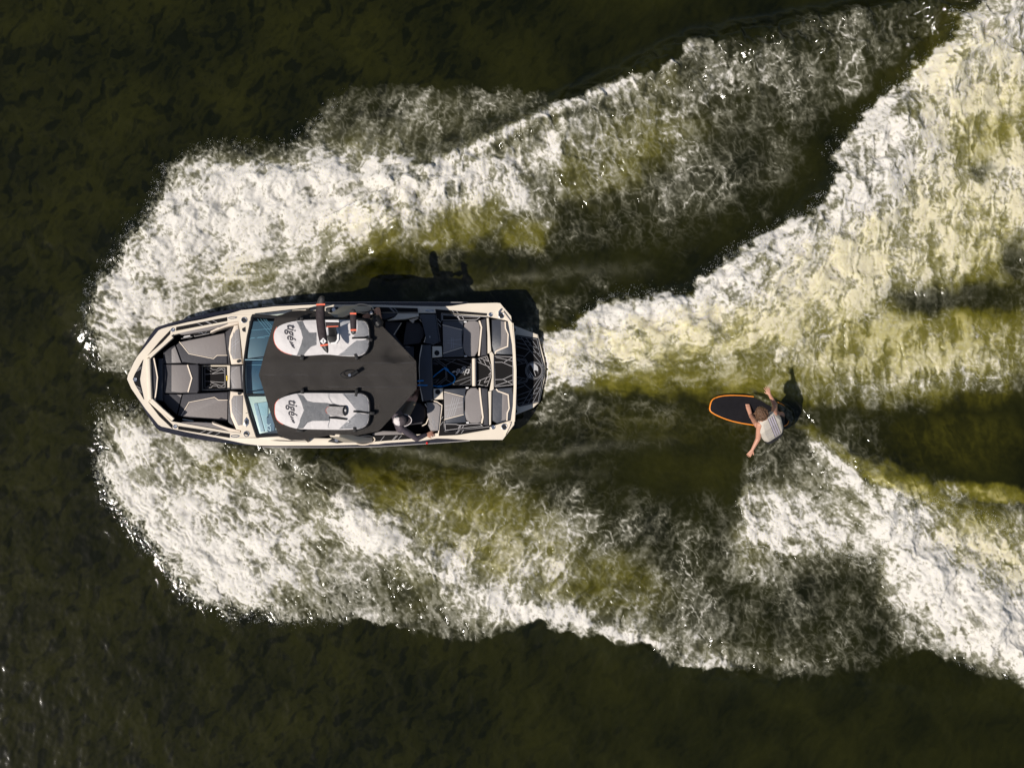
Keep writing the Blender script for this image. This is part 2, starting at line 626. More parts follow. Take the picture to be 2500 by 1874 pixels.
crestU = [(860, 400), (1000, 340), (1100, 290), (1200, 240), (1310, 200), (1420, 160), (1490, 110)]
dU_, aU_ = line_sd(X, Y, crestU)
dens = np.maximum(dens, (0.88 - 0.2 * aU_) * np.exp(-(dU_ / 26) ** 2))
dens = np.maximum(dens, 0.93 * np.exp(-((sdF - 10) / 34) ** 2) * inF * (X < 1800) * sstep(1010, 1060, Y) * (1 - sstep(1720, 1800, X)))
dens *= 1 - 0.85 * np.exp(-((X - 1500) / 130) ** 2 - ((Y - 1010) / 70) ** 2)
dens *= 1 - 0.9 * np.exp(-(((X - 2080) / 190) ** 2 + ((Y - 960) / 62) ** 2) ** 1.5)
dJ, aJ = line_sd(X, Y, [(1168, 790), (1230, 745), (1330, 690), (1480, 650), (1580, 600)])
dens = np.maximum(dens, 0.99 * np.exp(-(dJ / (42 - 10 * aJ)) ** 2) * sstep(1150, 1190, X) * inW)
gap = np.where(sdW < 0, np.exp(-(sdW / 60) ** 2), 0) * (X > 1180) * sstep(0, 60, 760 - 0.45 * np.maximum(X - 1600, 0) - Y)
dens *= 1 - 0.85 * gap
dens *= edge

# streak direction (degrees, screen space) spread over the plan
ctrl = [(300, 560, 140), (450, 430, 130), (250, 700, 20), (700, 400, 150), (900, 300, 110), (1150, 330, 75), (1300, 450, 65), (1600, 350, 62), (1900, 120, 70),
        (620, 600, 160), (1100, 560, 60), (1450, 680, 155), (1700, 620, 130), (1900, 500, 90), (2100, 300, 80), (2100, 520, 100), (1500, 800, 175), (1850, 850, 85), (2100, 700, 85),
        (260, 1000, 60), (420, 1150, 40), (560, 1050, 30), (800, 1150, 35), (800, 1300, 60), (1000, 1120, 115), (1300, 1150, 125), (1500, 1250, 115), (1650, 1100, 70), (1750, 1100, 40),
        (2000, 1200, 50), (2100, 1350, 60), (1400, 930, 10), (1000, 980, 8)]
cs = np.zeros_like(X); sn = np.zeros_like(X)
for cxp, cyp, an in ctrl:
    wgt = 1.0 / ((X - cxp) ** 2 + (Y - cyp) ** 2 + 900) ** 1.5
    cs += wgt * math.cos(2 * math.radians(an)); sn += wgt * math.sin(2 * math.radians(an))
th = 0.5 * np.arctan2(sn, cs) + 0.5 * w1
ct, st = np.cos(th), np.sin(th)
del cs, sn
Xs = X + 14 * fbm(X / 34, Y / 34, 2, 7); Ys = Y + 14 * fbm(X / 34 + 9, Y / 34, 2, 8)
lic = np.zeros_like(X)
for k in range(-5, 6):
    t = k * 5.0
    lic += perlin((Xs + t * ct) / 6.5, (Ys + t * st) / 6.5, 9)
lic2 = np.zeros_like(X)
for k in range(-4, 5):
    t = k * 12.0
    lic2 += perlin((Xs + t * ct) / 15, (Ys + t * st) / 15, 10)


lic3 = np.zeros_like(X)
for k in range(-6, 7):
    t = k * 13.0
    lic3 += perlin((Xs + t * ct) / 20, (Ys + t * st) / 20, 3) + 0.6 * perlin((Xs + t * ct) / 10 + 31, (Ys + t * st) / 10, 5)


def norm(a):
    return (a - a.mean()) / a.std()


X2 = X + 26 * fbm(X / 50, Y / 50, 3, 11) ; Y2 = Y + 26 * fbm(X / 50 + 5, Y / 50 + 5, 3, 12)
def ridged(x, y, s_, o=3):
    t_ = 0; a_ = 1.0; f_ = 1.0
    for i in range(o):
        t_ = t_ + a_ * (1 - np.abs(perlin(x * f_ + 7.7 * i, y * f_ + 3.1 * i, s_ + i)) * 1.7)
        a_ *= 0.62; f_ *= 2.1
    return t_
web = ridged(X2 / 40, Y2 / 40, 1)
f1, f2 = worley(X2 / 21, Y2 / 21, 4)
cell = 1 - np.clip((f2 - f1) * 1.6, 0, 1)
fine = fbm(X / 9, Y / 9, 3, 13, 0.7)
vfine = perlin(X / 4.2, Y / 4.2, 2)
big = fbm(X2 / 75, Y2 / 75, 3, 14)
def uni(a_):
    q_ = np.sort(a_.ravel()[::37])
    return np.interp(a_, q_, np.linspace(0, 1, len(q_))).astype(np.float32)


def strands(x, y, s_, w_):
    return np.exp(-(perlin(x, y, s_) / w_) ** 2)


# soft billows, torn lace and fine grain of the white water
cloud = uni(fbm(X2 / 62, Y2 / 62, 5, 6, 0.62) + 0.16 * norm(lic2) * 0.35 + 0.05 * norm(lic))
X3 = X + 26 * fbm(X / 40, Y / 40, 3, 8) + 3 * fbm(X / 9, Y / 9, 2, 9); Y3 = Y + 26 * fbm(X / 40 + 3, Y / 40, 3, 10) + 3 * fbm(X / 9, Y / 9 + 4, 2, 11)
lace = np.maximum(strands(X3 / 46, Y3 / 46, 12, 0.075), 0.8 * strands(X3 / 24 + 9, Y3 / 24, 14, 0.10))
lace = np.maximum(lace, 0.8 * sstep(0.9, 2.4, norm(lic2 + 0.4 * lic)))
lace *= 0.55 + 0.6 * sstep(-0.5, 0.5, fine)
grain = 0.6 * norm(fine) + 0.55 * norm(vfine)
c = np.clip(dens, 0, 1)
clump = fbm(X2 / 120 + 4, Y2 / 120, 3, 2)
Xc = X + 40 * fbm(X / 70, Y / 70, 3, 13) + 10 * fbm(X / 18, Y / 18, 2, 1); Yc = Y + 40 * fbm(X / 70 + 8, Y / 70, 3, 14) + 10 * fbm(X / 18, Y / 18 + 6, 2, 3)
curl = np.maximum(strands(Xc / 62, Yc / 62, 7, 0.085), 0.8 * strands(Xc / 38 + 5, Yc / 38, 9, 0.09)) * sstep(-0.35, 0.35, clump + 0.3 * fine)
S_ = uni(0.62 * norm(cloud) + 0.42 * norm(lic3) * (0.6 + 0.8 * uni(w2)) + 0.22 * norm(lic2) + 0.28 * norm(web) + 0.65 * norm(clump) + 0.35 * norm(curl))
Sd = uni(1.0 * norm(cloud) + 0.35 * norm(lic3) + 0.25 * norm(web) + 0.25 * norm(fine))
wS = (1 - sstep(0.55, 0.85, c)) * (1 - 0.65 * inW)
S_ = S_ * wS + Sd * (1 - wS)
md = np.clip(c * (0.16 + 0.76 * c + (1.42 - 0.80 * c) * S_), 0, 1.03)
foam = 0.93 * md ** 2.15 * (0.86 + 0.28 * uni(0.6 * norm(fine) + 0.8 * norm(lic) + 0.6 * norm(web))) * (1 + 0.08 * grain) + 0.95 * md ** 0.95 * lace * (1 - 0.80 * np.minimum(md, 1))
foam = np.maximum(foam, 1.0 * curl * sstep(0.10, 0.45, md) * (0.55 + 0.45 * uni(fine)) * (c < 0.95))
pock = sstep(0.9, 2.0, -grain - 0.5 * norm(web) + 0.3) * (1 - 0.35 * c)
foam = foam * (1 - 0.42 * pock * (1 - 0.6 * c))
foam = np.clip(foam, 0, 1) * sstep(0.03, 0.16, c)
# thin lines of bubbles shed by the hull
for pl, amp in (([(930, 640), (1010, 620), (1120, 600), (1260, 585), (1400, 580)], 0.45), ([(800, 968), (900, 980), (1000, 1000), (1120, 1025), (1300, 1020)], 0.45),
                ([(1100, 985), (1200, 980), (1320, 960), (1450, 950)], 0.5), ([(1700, 905), (1790, 960), (1880, 1000), (2000, 1070)], 0.35)):
    dd, aa = line_sd(X, Y, pl)
    dd = dd + 14 * fbm(X / 30, Y / 30, 3, 2)
    foam = np.maximum(foam, 0.75 * amp * np.exp(-(dd / (7 + 9 * aa)) ** 2) * (0.15 + 0.85 * np.maximum(lace, cloud * 0.6)) * (1 - 0.8 * aa))

# clouds of air under the surface turn the lake olive
tint = np.zeros_like(X)
for (bx, by, rx, ry, an, am) in [(1560, 715, 430, 70, -8, 1.0), (1400, 800, 330, 48, 2, 0.55), (1650, 800, 300, 60, 3, 0.6), (1950, 740, 330, 110, 0, 0.85), (2080, 480, 230, 190, -40, 0.9), (2120, 250, 170, 240, -20, 0.85),
                                 (1820, 600, 280, 120, -30, 0.95), (1000, 470, 150, 55, -20, 0.52), (1130, 500, 60, 40, 0, 0.42), (1330, 330, 200, 90, -25, 0.30), (800, 480, 200, 70, -15, 0.45),
                                 (1080, 1170, 230, 110, 25, 0.55), (880, 1090, 130, 50, 30, 0.45), (1300, 1260, 160, 80, 10, 0.30), (1960, 1055, 140, 26, 25, 0.75), (2120, 1060, 110, 16, 5, 0.7), (2150, 1190, 170, 80, 20, 0.8),
                                 (520, 590, 90, 50, 0, 0.45), (480, 1010, 90, 40, 0, 0.45), (1800, 965, 90, 14, 38, 0.5), (1650, 1150, 60, 100, 20, 0.30), (2080, 600, 160, 60, 0, 0.6), (1220, 780, 80, 40, 0, 0.5), (2050, 950, 200, 70, 0, 0.13), (1450, 910, 260, 60, 0, 0.10), (950, 615, 260, 45, 0, 0.10), (1000, 1000, 300, 40, 0, 0.09), (1500, 1010, 150, 70, 0, 0.06)]:
    a = math.radians(an)
    dx, dy = X2 - bx, Y2 - by
    p_ = (dx * math.cos(a) + dy * math.sin(a)) / rx; q_ = (-dx * math.sin(a) + dy * math.cos(a)) / ry
    tint = np.maximum(tint, am * np.exp(-(p_ * p_ + q_ * q_) ** 1.5))
tint = np.maximum(tint, 0.24 * sstep(0.2, 0.8, c))
for (bx, by, rx, ry) in [(2000, 650, 90, 40), (2130, 640, 110, 40), (2195, 560, 40, 60), (2120, 370, 30, 25)]:
    hole_ = np.exp(-(((X2 - bx) / rx) ** 2 + ((Y2 - by) / ry) ** 2) ** 1.5)
    tint *= 1 - 0.9 * hole_
    foam *= 1 - 0.7 * hole_
tint *= 0.55 + 0.62 * uni(1.0 * norm(cloud) + 0.45 * norm(lic3))
tint *= 1 - 0.75 * (1 - inW) * sstep(1500, 1750, X) * (Y < 700)
tint = np.clip(tint, 0, 1) * sstep(-10, 40, sd_edge)

# heights
Hh = np.zeros_like(X)


def ridge(pts, amp, wl, wr, a0=0.0, a1=1.0):
    d, al = line_sd(X, Y, pts)
    prof = np.where(d > 0, np.exp(-(d / wr) ** 2), np.exp(-(d / wl) ** 2))
    return amp * prof * (1 - a0 * (1 - al)) * (1 - (1 - a1) * al)


bigr = 1 + 0.6 * big
Hh += ridge([(230, 660), (300, 540), (420, 430), (600, 400), (850, 390)], 0.26, 60, 90, 0.3, 0.8) * bigr
Hh += ridge([(860, 400), (1100, 290), (1310, 195), (1500, 100), (1700, 65), (1960, 20), (2300, -60)], 0.34, 32, 120) * bigr
Hh += ridge([(300, 980), (350, 1075), (460, 1165), (600, 1195), (760, 1205)], 0.08, 100, 100, 0.3, 0.8) * bigr
Hh += ridge([(740, 1090), (930, 1225), (1080, 1300), (1260, 1345), (1420, 1395), (1600, 1440), (1860, 1450), (2200, 1500)], 0.22, 120, 45, 0.0, 0.25) * bigr
Hh += ridge([(1180, 770), (1330, 680), (1500, 640), (1680, 540), (1830, 400), (1960, 230), (2150, 20), (2300, -150)], 0.50, 40, 110, 0.5, 1.0) * bigr
Hh += ridge([(1780, 940), (1880, 1060), (1960, 1200), (2100, 1330), (2400, 1520)], 0.42, 100, 60, 0.6, 1.0) * bigr
Hh += 0.22 * np.exp(-((X - 2050) / 180) ** 2 - ((Y - 1040) / 90) ** 2)
Hh -= 0.07 * np.exp(-((X - 1450) / 260) ** 2 - ((Y - 930) / 70) ** 2)
Hh -= 0.14 * np.exp(-((X - 950) / 260) ** 2 - ((Y - 610) / 45) ** 2)
Hh -= 0.14 * np.exp(-((X - 950) / 260) ** 2 - ((Y - 1010) / 40) ** 2)
lump = norm(0.7 * norm(big) + 0.6 * norm(cloud))
Hh += (0.022 * lump * sstep(0.1, 0.9, c) + 0.0020 * norm(fine) * foam + 0.0012 * norm(lic) * sstep(0.05, 0.5, c) + 0.03 * c)
rip = 0.0075 * perlin(X / 42 + 0.3 * w1 * 3, Y / 60 + w2, 15) + 0.0040 * fbm((X + .4 * Y) / 26, (Y - .4 * X) / 38, 2, 5) + 0.0011 * perlin(X / 9, Y / 12, 6)
rip2 = 0.012 * fbm(X / 26, Y / 16, 3, 3)
calm = 1 - sstep(-20, 60, sd_edge)
Hh += rip * calm + rip2 * (1 - calm)

# boat and board sit in hollows of the sheet
hull_top = [(310, 925), (313, 914), (327, 881), (338, 864), (350, 843), (364, 822), (379, 801), (387, 797), (415, 788), (449, 779), (474, 773.2), (520, 762.3),
            (566, 755.5), (600, 752), (640, 748.6), (671, 744), (772, 739.3), (924, 738), (1082, 738), (1142, 739.3), (1213, 738), (1221, 739), (1248, 771), (1250.3, 788.7)]
hull_bot = [(318, 943), (330.7, 963.5), (348.4, 994), (363.6, 1019), (381.3, 1044.5), (389, 1051), (444.7, 1064.8), (508, 1076.2), (584, 1085), (680, 1091.4), (798, 1091.3),
            (924.6, 1088.8), (1070, 1080), (1147.7, 1074.4), (1193, 1073.6), (1227.5, 1073.6), (1255.4, 1036.9)]
hull_out = hull_top + [(1255.4, 841.8), (1260.4, 902.6), (1260.4, 943), (1258.6, 991)] + hull_bot[::-1]
sdB = poly_sd(UU, VV, hull_out)
Hh = np.where(sdB > 0, np.minimum(Hh, 0.12), Hh)
Hh = Hh * (1 - sstep(0, 40, sdB)) - 0.25 * sstep(10, 60, sdB)
plat = r3([(1240, 370), (1475, 460), (1535, 700), (1550, 790), (1535, 900), (1490, 1110), (1430, 1165), (1255, 1235)])
sdP = poly_sd(UU, VV, plat)
Hh = np.where(sdP > -3, np.minimum(Hh, 0.06), Hh)
board = r4([(215, 700), (230, 590), (262, 515), (330, 475), (450, 447), (600, 438), (800, 445), (960, 462), (1150, 497), (1350, 548), (1480, 600), (1550, 700),
            (1575, 820), (1560, 930), (1500, 972), (1440, 980), (1200, 978), (1000, 962), (750, 925), (560, 880), (400, 820), (270, 755)])
BZ = 0.11
sdBd = poly_sd(UU, VV, board)
near = sstep(-170, -5, sdBd)
Hh = Hh * (1 - near) + near * (BZ - 0.10 + 0.012 * fine + 0.35 * (Hh) * 0.2)
dT, aT = line_sd(UU, VV, [(1822, 961), (1852, 969), (1885, 985), (1915, 1005), (1935, 1022)])
tail = np.exp(-((dT + 3 * fine) / (5 + 9 * aT)) ** 2) * sstep(1824, 1850, UU) * (1 - sstep(1925, 1945, UU))
Hh = Hh * (1 - np.minimum(1, tail * 1.6)) + np.minimum(1, tail * 1.6) * (BZ + 0.012 + 0.03 * tail + 0.012 * fine)
foam = np.maximum(foam, tail * 0.45 * sstep(-0.3, 0.5, fine + 0.3 * w1))
foam[(sdB > 12)] = 0

kk = (HC - Hh) / HC / S
co = np.empty((NV, NU, 3), np.float32)
co[..., 0] = (UU - CX) / S
co[..., 1] = -(VV - CY) / S
co[..., 2] = Hh
# edges of the fine sheet settle to the level of the open lake
bord = np.minimum(np.minimum(UU - us[0], us[-1] - UU), np.minimum(VV - vs[0], vs[-1] - VV))
co[..., 2] *= sstep(0, 120, bord)
nv0 = NU * NV
idx = np.arange(nv0, dtype=np.int32).reshape(NV, NU)
quads = np.stack([idx[:-1, :-1], idx[1:, :-1], idx[1:, 1:], idx[:-1, 1:]], -1).reshape(-1, 4)
# open lake around: rings stepping outwards
ringi = np.concatenate([idx[0, ::20], [idx[0, -1]], idx[::20, -1][1:], [idx[-1, -1]], idx[-1, ::-20][1:], [idx[-1, 0]], idx[::-20, 0][1:-1]])
_, fi = np.unique(ringi, return_index=True)
ringi = ringi[np.sort(fi)]
allco = [co.reshape(-1, 3)]
base = co.reshape(-1, 3)[ringi]
extra_f = []
prev = ringi
cur_n = nv0
for s_ in (1.25, 1.8, 3, 6, 14, 40, 120):
    q = base.copy(); q[:, :2] *= s_; q[:, 2] = 0
    allco.append(q)
    now = np.arange(cur_n, cur_n + len(q)); cur_n += len(q)
    nx = np.roll(prev, -1); nn_ = np.roll(now, -1)
    extra_f.append(np.stack([prev, now, nn_, nx], -1))
    prev = now
verts = np.concatenate(allco)
quads = np.concatenate([quads] + extra_f).astype(np.int32)
me = bpy.data.meshes.new('lake_water')
me.vertices.add(len(verts)); me.vertices.foreach_set('co', verts.astype(np.float32).ravel())
me.loops.add(quads.size); me.loops.foreach_set('vertex_index', quads.ravel())
me.polygons.add(len(quads))
me.polygons.foreach_set('loop_start', np.arange(0, quads.size, 4, dtype=np.int32))
me.polygons.foreach_set('use_smooth', np.ones(len(quads), bool))
me.update(calc_edges=True)
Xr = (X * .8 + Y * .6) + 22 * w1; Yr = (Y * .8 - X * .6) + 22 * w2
sky_patch = 0.42 + 0.5 * fbm(Xr / 150, Yr / 150, 2, 9) + 0.16 * fbm(Xr / 13, Yr / 34, 3, 1)  # light and dark patches of reflected sky, painted into the water colour
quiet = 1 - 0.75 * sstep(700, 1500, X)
sky_patch -= quiet * 0.34 * sstep(0.16, 0.30, fbm(Xr / 26, Yr / 48, 2, 2)) + quiet * 0.18 * sstep(0.1, 0.25, fbm(Xr / 10, Yr / 20, 2, 12))
sky_patch = np.clip(sky_patch, 0, 1)
calmb = 1 - sstep(-130, 10, sd_edge + 60 * w1)
for nm, arr in (('foam', foam), ('air', tint), ('calm', calmb), ('sky_patch', sky_patch)):
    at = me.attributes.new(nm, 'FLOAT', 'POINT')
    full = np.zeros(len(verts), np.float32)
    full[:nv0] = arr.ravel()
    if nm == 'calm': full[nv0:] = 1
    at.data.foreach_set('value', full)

wm = bpy.data.materials.new('lake_water')
nt, b = nodes_of(wm)
L = nt.links
def attr(nm):
    a = nt.nodes.new('ShaderNodeAttribute'); a.attribute_name = nm; return a.outputs['Fac']
def mixc(f, A, B):
    m_ = nt.nodes.new('ShaderNodeMix'); m_.data_type = 'RGBA'
    L.new(f, m_.inputs['Factor'])
    for nm, v in (('A', A), ('B', B)):
        if isinstance(v, tuple): m_.inputs[nm].default_value = (*v, 1)
        else: L.new(v, m_.inputs[nm])
    return m_.outputs['Result']
def noise(scale, detail=4, rough=0.6, stretch=None, dist=0.0):
    tc = nt.nodes.new('ShaderNodeTexCoord')
    n_ = nt.nodes.new('ShaderNodeTexNoise')
    n_.inputs['Scale'].default_value = scale; n_.inputs['Detail'].default_value = detail; n_.inputs['Roughness'].default_value = rough; n_.inputs['Distortion'].default_value = dist
    if stretch:
        mp = nt.nodes.new('ShaderNodeMapping'); mp.inputs['Scale'].default_value = stretch
        L.new(tc.outputs['Object'], mp.inputs['Vector']); L.new(mp.outputs[0], n_.inputs['Vector'])
    else:
        L.new(tc.outputs['Object'], n_.inputs['Vector'])
    return n_.outputs['Fac']
def ramp(v, a, c_, lo=0.0, hi=1.0):
    r_ = nt.nodes.new('ShaderNodeMapRange'); r_.interpolation_type = 'SMOOTHSTEP'
    r_.inputs['From Min'].default_value = a; r_.inputs['From Max'].default_value = c_
    r_.inputs['To Min'].default_value = lo; r_.inputs['To Max'].default_value = hi
    L.new(v, r_.inputs['Value']); return r_.outputs['Result']
def mul(a, c_):
    m_ = nt.nodes.new('ShaderNodeMath'); m_.operation = 'MULTIPLY'
    for i, v in enumerate((a, c_)):
        if isinstance(v, (int, float)): m_.inputs[i].default_value = v
        else: L.new(v, m_.inputs[i])
    return m_.outputs[0]
deep = mixc(attr('sky_patch'), (0.0032, 0.0040, 0.0004), (0.0190, 0.0192, 0.0022))  # base colour carries the painted sky-reflection mottling
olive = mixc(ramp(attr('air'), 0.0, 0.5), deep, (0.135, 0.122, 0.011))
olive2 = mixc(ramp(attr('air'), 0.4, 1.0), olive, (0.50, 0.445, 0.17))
fo = attr('foam')
fcol = mixc(ramp(attr('air'), 0.25, 0.9), (0.62, 0.59, 0.54), (0.60, 0.55, 0.39))
fgrey = mixc(ramp(fo, 0.2, 1.0), (0.29, 0.28, 0.20), fcol)
lin = nt.nodes.new('ShaderNodeMapRange'); lin.inputs['From Max'].default_value = 0.95
L.new(fo, lin.inputs['Value'])
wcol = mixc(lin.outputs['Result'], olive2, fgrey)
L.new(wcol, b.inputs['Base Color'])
L.new(ramp(fo, 0.05, 0.5, 0.07, 0.8), b.inputs['Roughness'])
b.inputs['IOR'].default_value = 1.333
L.new(ramp(attr('air'), 0.18, 0.45), b.inputs['Subsurface Weight'])
b.inputs['Subsurface Radius'].default_value = (1.0, 0.95, 0.5)
b.inputs['Subsurface Scale'].default_value = 0.22
bp = nt.nodes.new('ShaderNodeBump'); bp.inputs['Distance'].default_value = 0.02
turb = noise(34, 4, 0.65)
L.new(turb, bp.inputs['Height'])
L.new(ramp(attr('calm'), 0.0, 1.0, 0.13, 0.03), bp.inputs['Strength'])
L.new(bp.outputs[0], b.inputs['Normal'])
me.materials.append(wm)
lake = bpy.data.objects.new('lake_water', me)
COL.objects.link(lake)
tag(lake, 'dark olive lake water churned into white wakes behind the boat', kind='structure')

# ------------------------------------------------------------------ thrown spray
def spray(name, label, n, prob, zmax, drift):
    p = prob.ravel().astype(np.float64); p /= p.sum()
    pick = rng.choice(nv0, n, p=p)
    base_ = co.reshape(-1, 3)[pick]
    pos = base_ + np.stack([rng.normal(0, drift, n), rng.normal(0, drift, n), zmax * rng.random(n) ** 2.2 + 0.01], -1)
    rad = 0.0015 + 0.0045 * rng.random(n) ** 4
    octv = np.array([(1, 0, 0), (-1, 0, 0), (0, 1, 0), (0, -1, 0), (0, 0, 1), (0, 0, -1)], np.float32)
    octf = np.array([(0, 2, 4), (2, 1, 4), (1, 3, 4), (3, 0, 4), (2, 0, 5), (1, 2, 5), (3, 1, 5), (0, 3, 5)], np.int32)
    V_ = (pos[:, None, :] + octv[None] * rad[:, None, None] * rng.uniform(.7, 1.4, (n, 1, 3))).reshape(-1, 3).astype(np.float32)
    F_ = (octf[None] + (np.arange(n) * 6)[:, None, None]).reshape(-1, 3).astype(np.int32)
    m_ = bpy.data.meshes.new(name)
    m_.vertices.add(len(V_)); m_.vertices.foreach_set('co', V_.ravel())
    m_.loops.add(F_.size); m_.loops.foreach_set('vertex_index', F_.ravel())
    m_.polygons.add(len(F_)); m_.polygons.foreach_set('loop_start', np.arange(0, F_.size, 3, dtype=np.int32))
    m_.polygons.foreach_set('use_smooth', np.ones(len(F_), bool))
    m_.update(calc_edges=True)
    o = mesh_obj(name, m_, M['spray'], smooth=False)
    return tag(o, label, 'spray', kind='stuff')
M['spray'] = mat('white_spray', (0.80, 0.80, 0.79), 0.4, var=0.02)
outside = (sdB < -4) & (sdP < -4) & (sdBd < -4)
inframe = (UU > -40) & (UU < 2540) & (VV > -40) & (VV < 1914)
pe = np.exp(-(sd_edge / 11) ** 2) * sstep(0.1, 0.7, sample_grid(G, X + 20, Y)) * (X < 760)
pw = np.exp(-(sdW / 11) ** 2) * sstep(1180, 1260, X) * (Y < 760) + np.exp(-(sdF / 10) ** 2) * (Y > 990) * (sample_grid(G, X, Y) > 0.4)
pb = sstep(0.55, 1, c) * 0.10
spray('spray_droplets', 'fine white droplets thrown up along the breaking fronts of the wake', 22000, (pe * 1.3 + pw + pb) * outside * inframe * sstep(-0.2, 0.5, fbm(X / 14, Y / 14, 3, 4)), 0.16, 0.022)

# ------------------------------------------------------------------ the boat
boat = empty('wake_boat', tuple(P(800, 913, 0)), 'cream and black wake boat with dark bimini driving left across the lake', 'boat')
bow_hole = r1([(318, 690), (330, 672), (545, 470), (640, 442), (1090, 347), (1190, 332), (1206, 420), (1236, 700), (1250, 990), (1240, 1050),
               (1230, 1330), (1213, 1408), (1100, 1392), (620, 1308), (545, 1296), (345, 1105), (325, 1090)])
cock_hole = [(612, 773), (680, 768), (760, 764), (940, 763), (1060, 764), (1188, 772), (1240, 783), (1250, 840), (1254, 902), (1254, 943), (1252, 991), (1247, 1026), (1195, 1042),
             (1060, 1058), (940, 1064), (800, 1070), (640, 1066), (627, 1060), (601, 965), (598, 878)]
hull = slab_holes('hull', hull_out, [bow_hole, cock_hole], -0.25, 0.60, M['hull'], boat, taper=(0.95, 0.86))
deck_out = [(310.3, 925), (312.6, 915), (327.5, 883), (335.5, 869.5), (352.7, 849), (387, 806.5), (395, 802.5), (408, 798.5), (426, 794), (460.5, 785.8), (497.3, 779), (531.7, 771),
            (560, 765.8), (577.5, 760.6), (589, 757), (640, 751.5), (671, 748), (772, 743.5), (924, 744), (1016, 746.9), (1082, 748), (1102, 746.9), (1142.6, 740.5), (1213, 739), (1221, 740), (1247.5, 771.5), (1250, 789),
            (1255, 842), (1260, 903), (1260, 943), (1258, 991), (1255, 1036.5), (1227, 1073), (1193, 1073.2), (1147.7, 1074), (1092, 1070.3), (1066, 1069.8), (1026, 1076), (940, 1081), (924, 1083.7), (798, 1087), (671, 1087.5),
            (634, 1087), (597, 1082.5), (533, 1068.6), (457, 1054.7), (394, 1040.7), (386, 1035.7), (356, 999), (320.5, 948)]
deck = slab_holes('deck', deck_out, [bow_hole, cock_hole], 0.604, 0.80, M['cream'], boat)
lines('rub_rail', [[(640, 747.2), (772, 738.2), (924, 737), (1142, 738.2)], [(640, 1091.5), (798, 1092.3), (925, 1089.8), (1070, 1081), (1147, 1075.5)]], 0.010, 0.62, M['line'], boat, th=0.03)
tubf = slab('cockpit_floor', [(330, 880), (390, 808), (600, 770), (1240, 770), (1252, 1040), (640, 1075), (390, 1040), (330, 945)], 0.20, 0.28, M['tub'], boat, up=False)


def ringhole(px, py, r, nm='cup_holder', z=0.80, inner=None):
    rg = ring(nm, px, py, r, r * 0.22, z + 0.006, M['chrome'], boat)
    disc('well', px, py, r * 0.86, z - 0.01, z + 0.004, inner or M['black'], rg)
    return rg


def at1(x, y): return r1([(x, y)])[0]
def at2(x, y): return r2([(x, y)])[0]
def at3(x, y): return r3([(x, y)])[0]


# --- bow deck inlays
t = slab('traction_pad', r1([(592, 388), (1085, 292), (1083, 330), (590, 424)]), 0.80, 0.812, M['eva'], boat)
lines('pad_stripes', [r1([(795, 347), (850, 376)]), r1([(870, 332), (925, 362)]), r1([(882, 330), (938, 360)]), r1([(940, 320), (990, 346)])], 0.012, 0.815, M['line'], t)
t = slab('traction_pad', r1([(610, 1342), (1108, 1416), (1108, 1454), (612, 1374)]), 0.80, 0.812, M['eva'], boat)
lines('pad_stripes', [r1([(820, 1408), (878, 1382)]), r1([(880, 1420), (930, 1390)]), r1([(893, 1421), (943, 1392)]), r1([(960, 1432), (1015, 1404)])], 0.012, 0.815, M['line'], t)
slab('deck_slot', r1([(314, 664), (436, 520), (538, 414), (534, 456), (456, 540)]), 0.80, 0.806, M['eva'], boat)
slab('deck_slot', r1([(322, 1106), (448, 1222), (557, 1332), (555, 1366), (430, 1248)]), 0.80, 0.806, M['eva'], boat)
t = slab('bow_pad', r1([(272, 702), (192, 842), (174, 890), (190, 930), (280, 1085), (246, 935), (240, 890)]), 0.80, 0.812, M['eva'], boat)
lines('pad_stripes', [r1([(222, 790), (258, 772)]), r1([(205, 815), (252, 790)]), r1([(210, 955), (250, 980)]), r1([(232, 1000), (262, 1018)]), r1([(222, 985), (256, 1000)])], 0.012, 0.815, M['line'], t)
ringhole(*at1(197, 893), 0.032, 'bow_light', 0.815, M['chrome'])
lines('coaming_strip', [r1([(332, 676), (442, 576), (552, 478)])], 0.060, 0.86, M['cream'], boat, th=0.1)
lines('coaming_strip', [r1([(350, 1090), (452, 1186), (560, 1280)])], 0.060, 0.86, M['cream'], boat, th=0.1)
for (x, y, r_) in ((1248, 320, 0.048), (1270, 1417, 0.048)):
    ringhole(*at1(x, y), r_)
for (x, y) in ((560, 415), (583, 1345)):
    ringhole(*at1(x, y), 0.032, 'corner_light', 0.80, M['chrome'])
slab('deck_vent', r1([(1228, 400), (1260, 385), (1262, 435), (1240, 432), (1228, 420)]), 0.80, 0.806, M['black'], boat)
t = slab('deck_filler', r1([(1268, 1255), (1293, 1285), (1292, 1320), (1268, 1352), (1245, 1320), (1246, 1285)]), 0.80, 0.812, M['chrome'], boat, bevel=0.006)
slab('filler_cap', r1([(1268, 1280), (1281, 1295), (1281, 1312), (1268, 1328), (1256, 1312), (1256, 1295)]), 0.812, 0.818, M['black'], t)
for (x, y, rt) in ((1135, 298, 0.08), (1160, 1438, 0.0)):
    ring('cleat', *at1(x, y), 0.075, 0.009, 0.808, M['chrome'], boat, sx=1, sy=0.22, rot=rt)

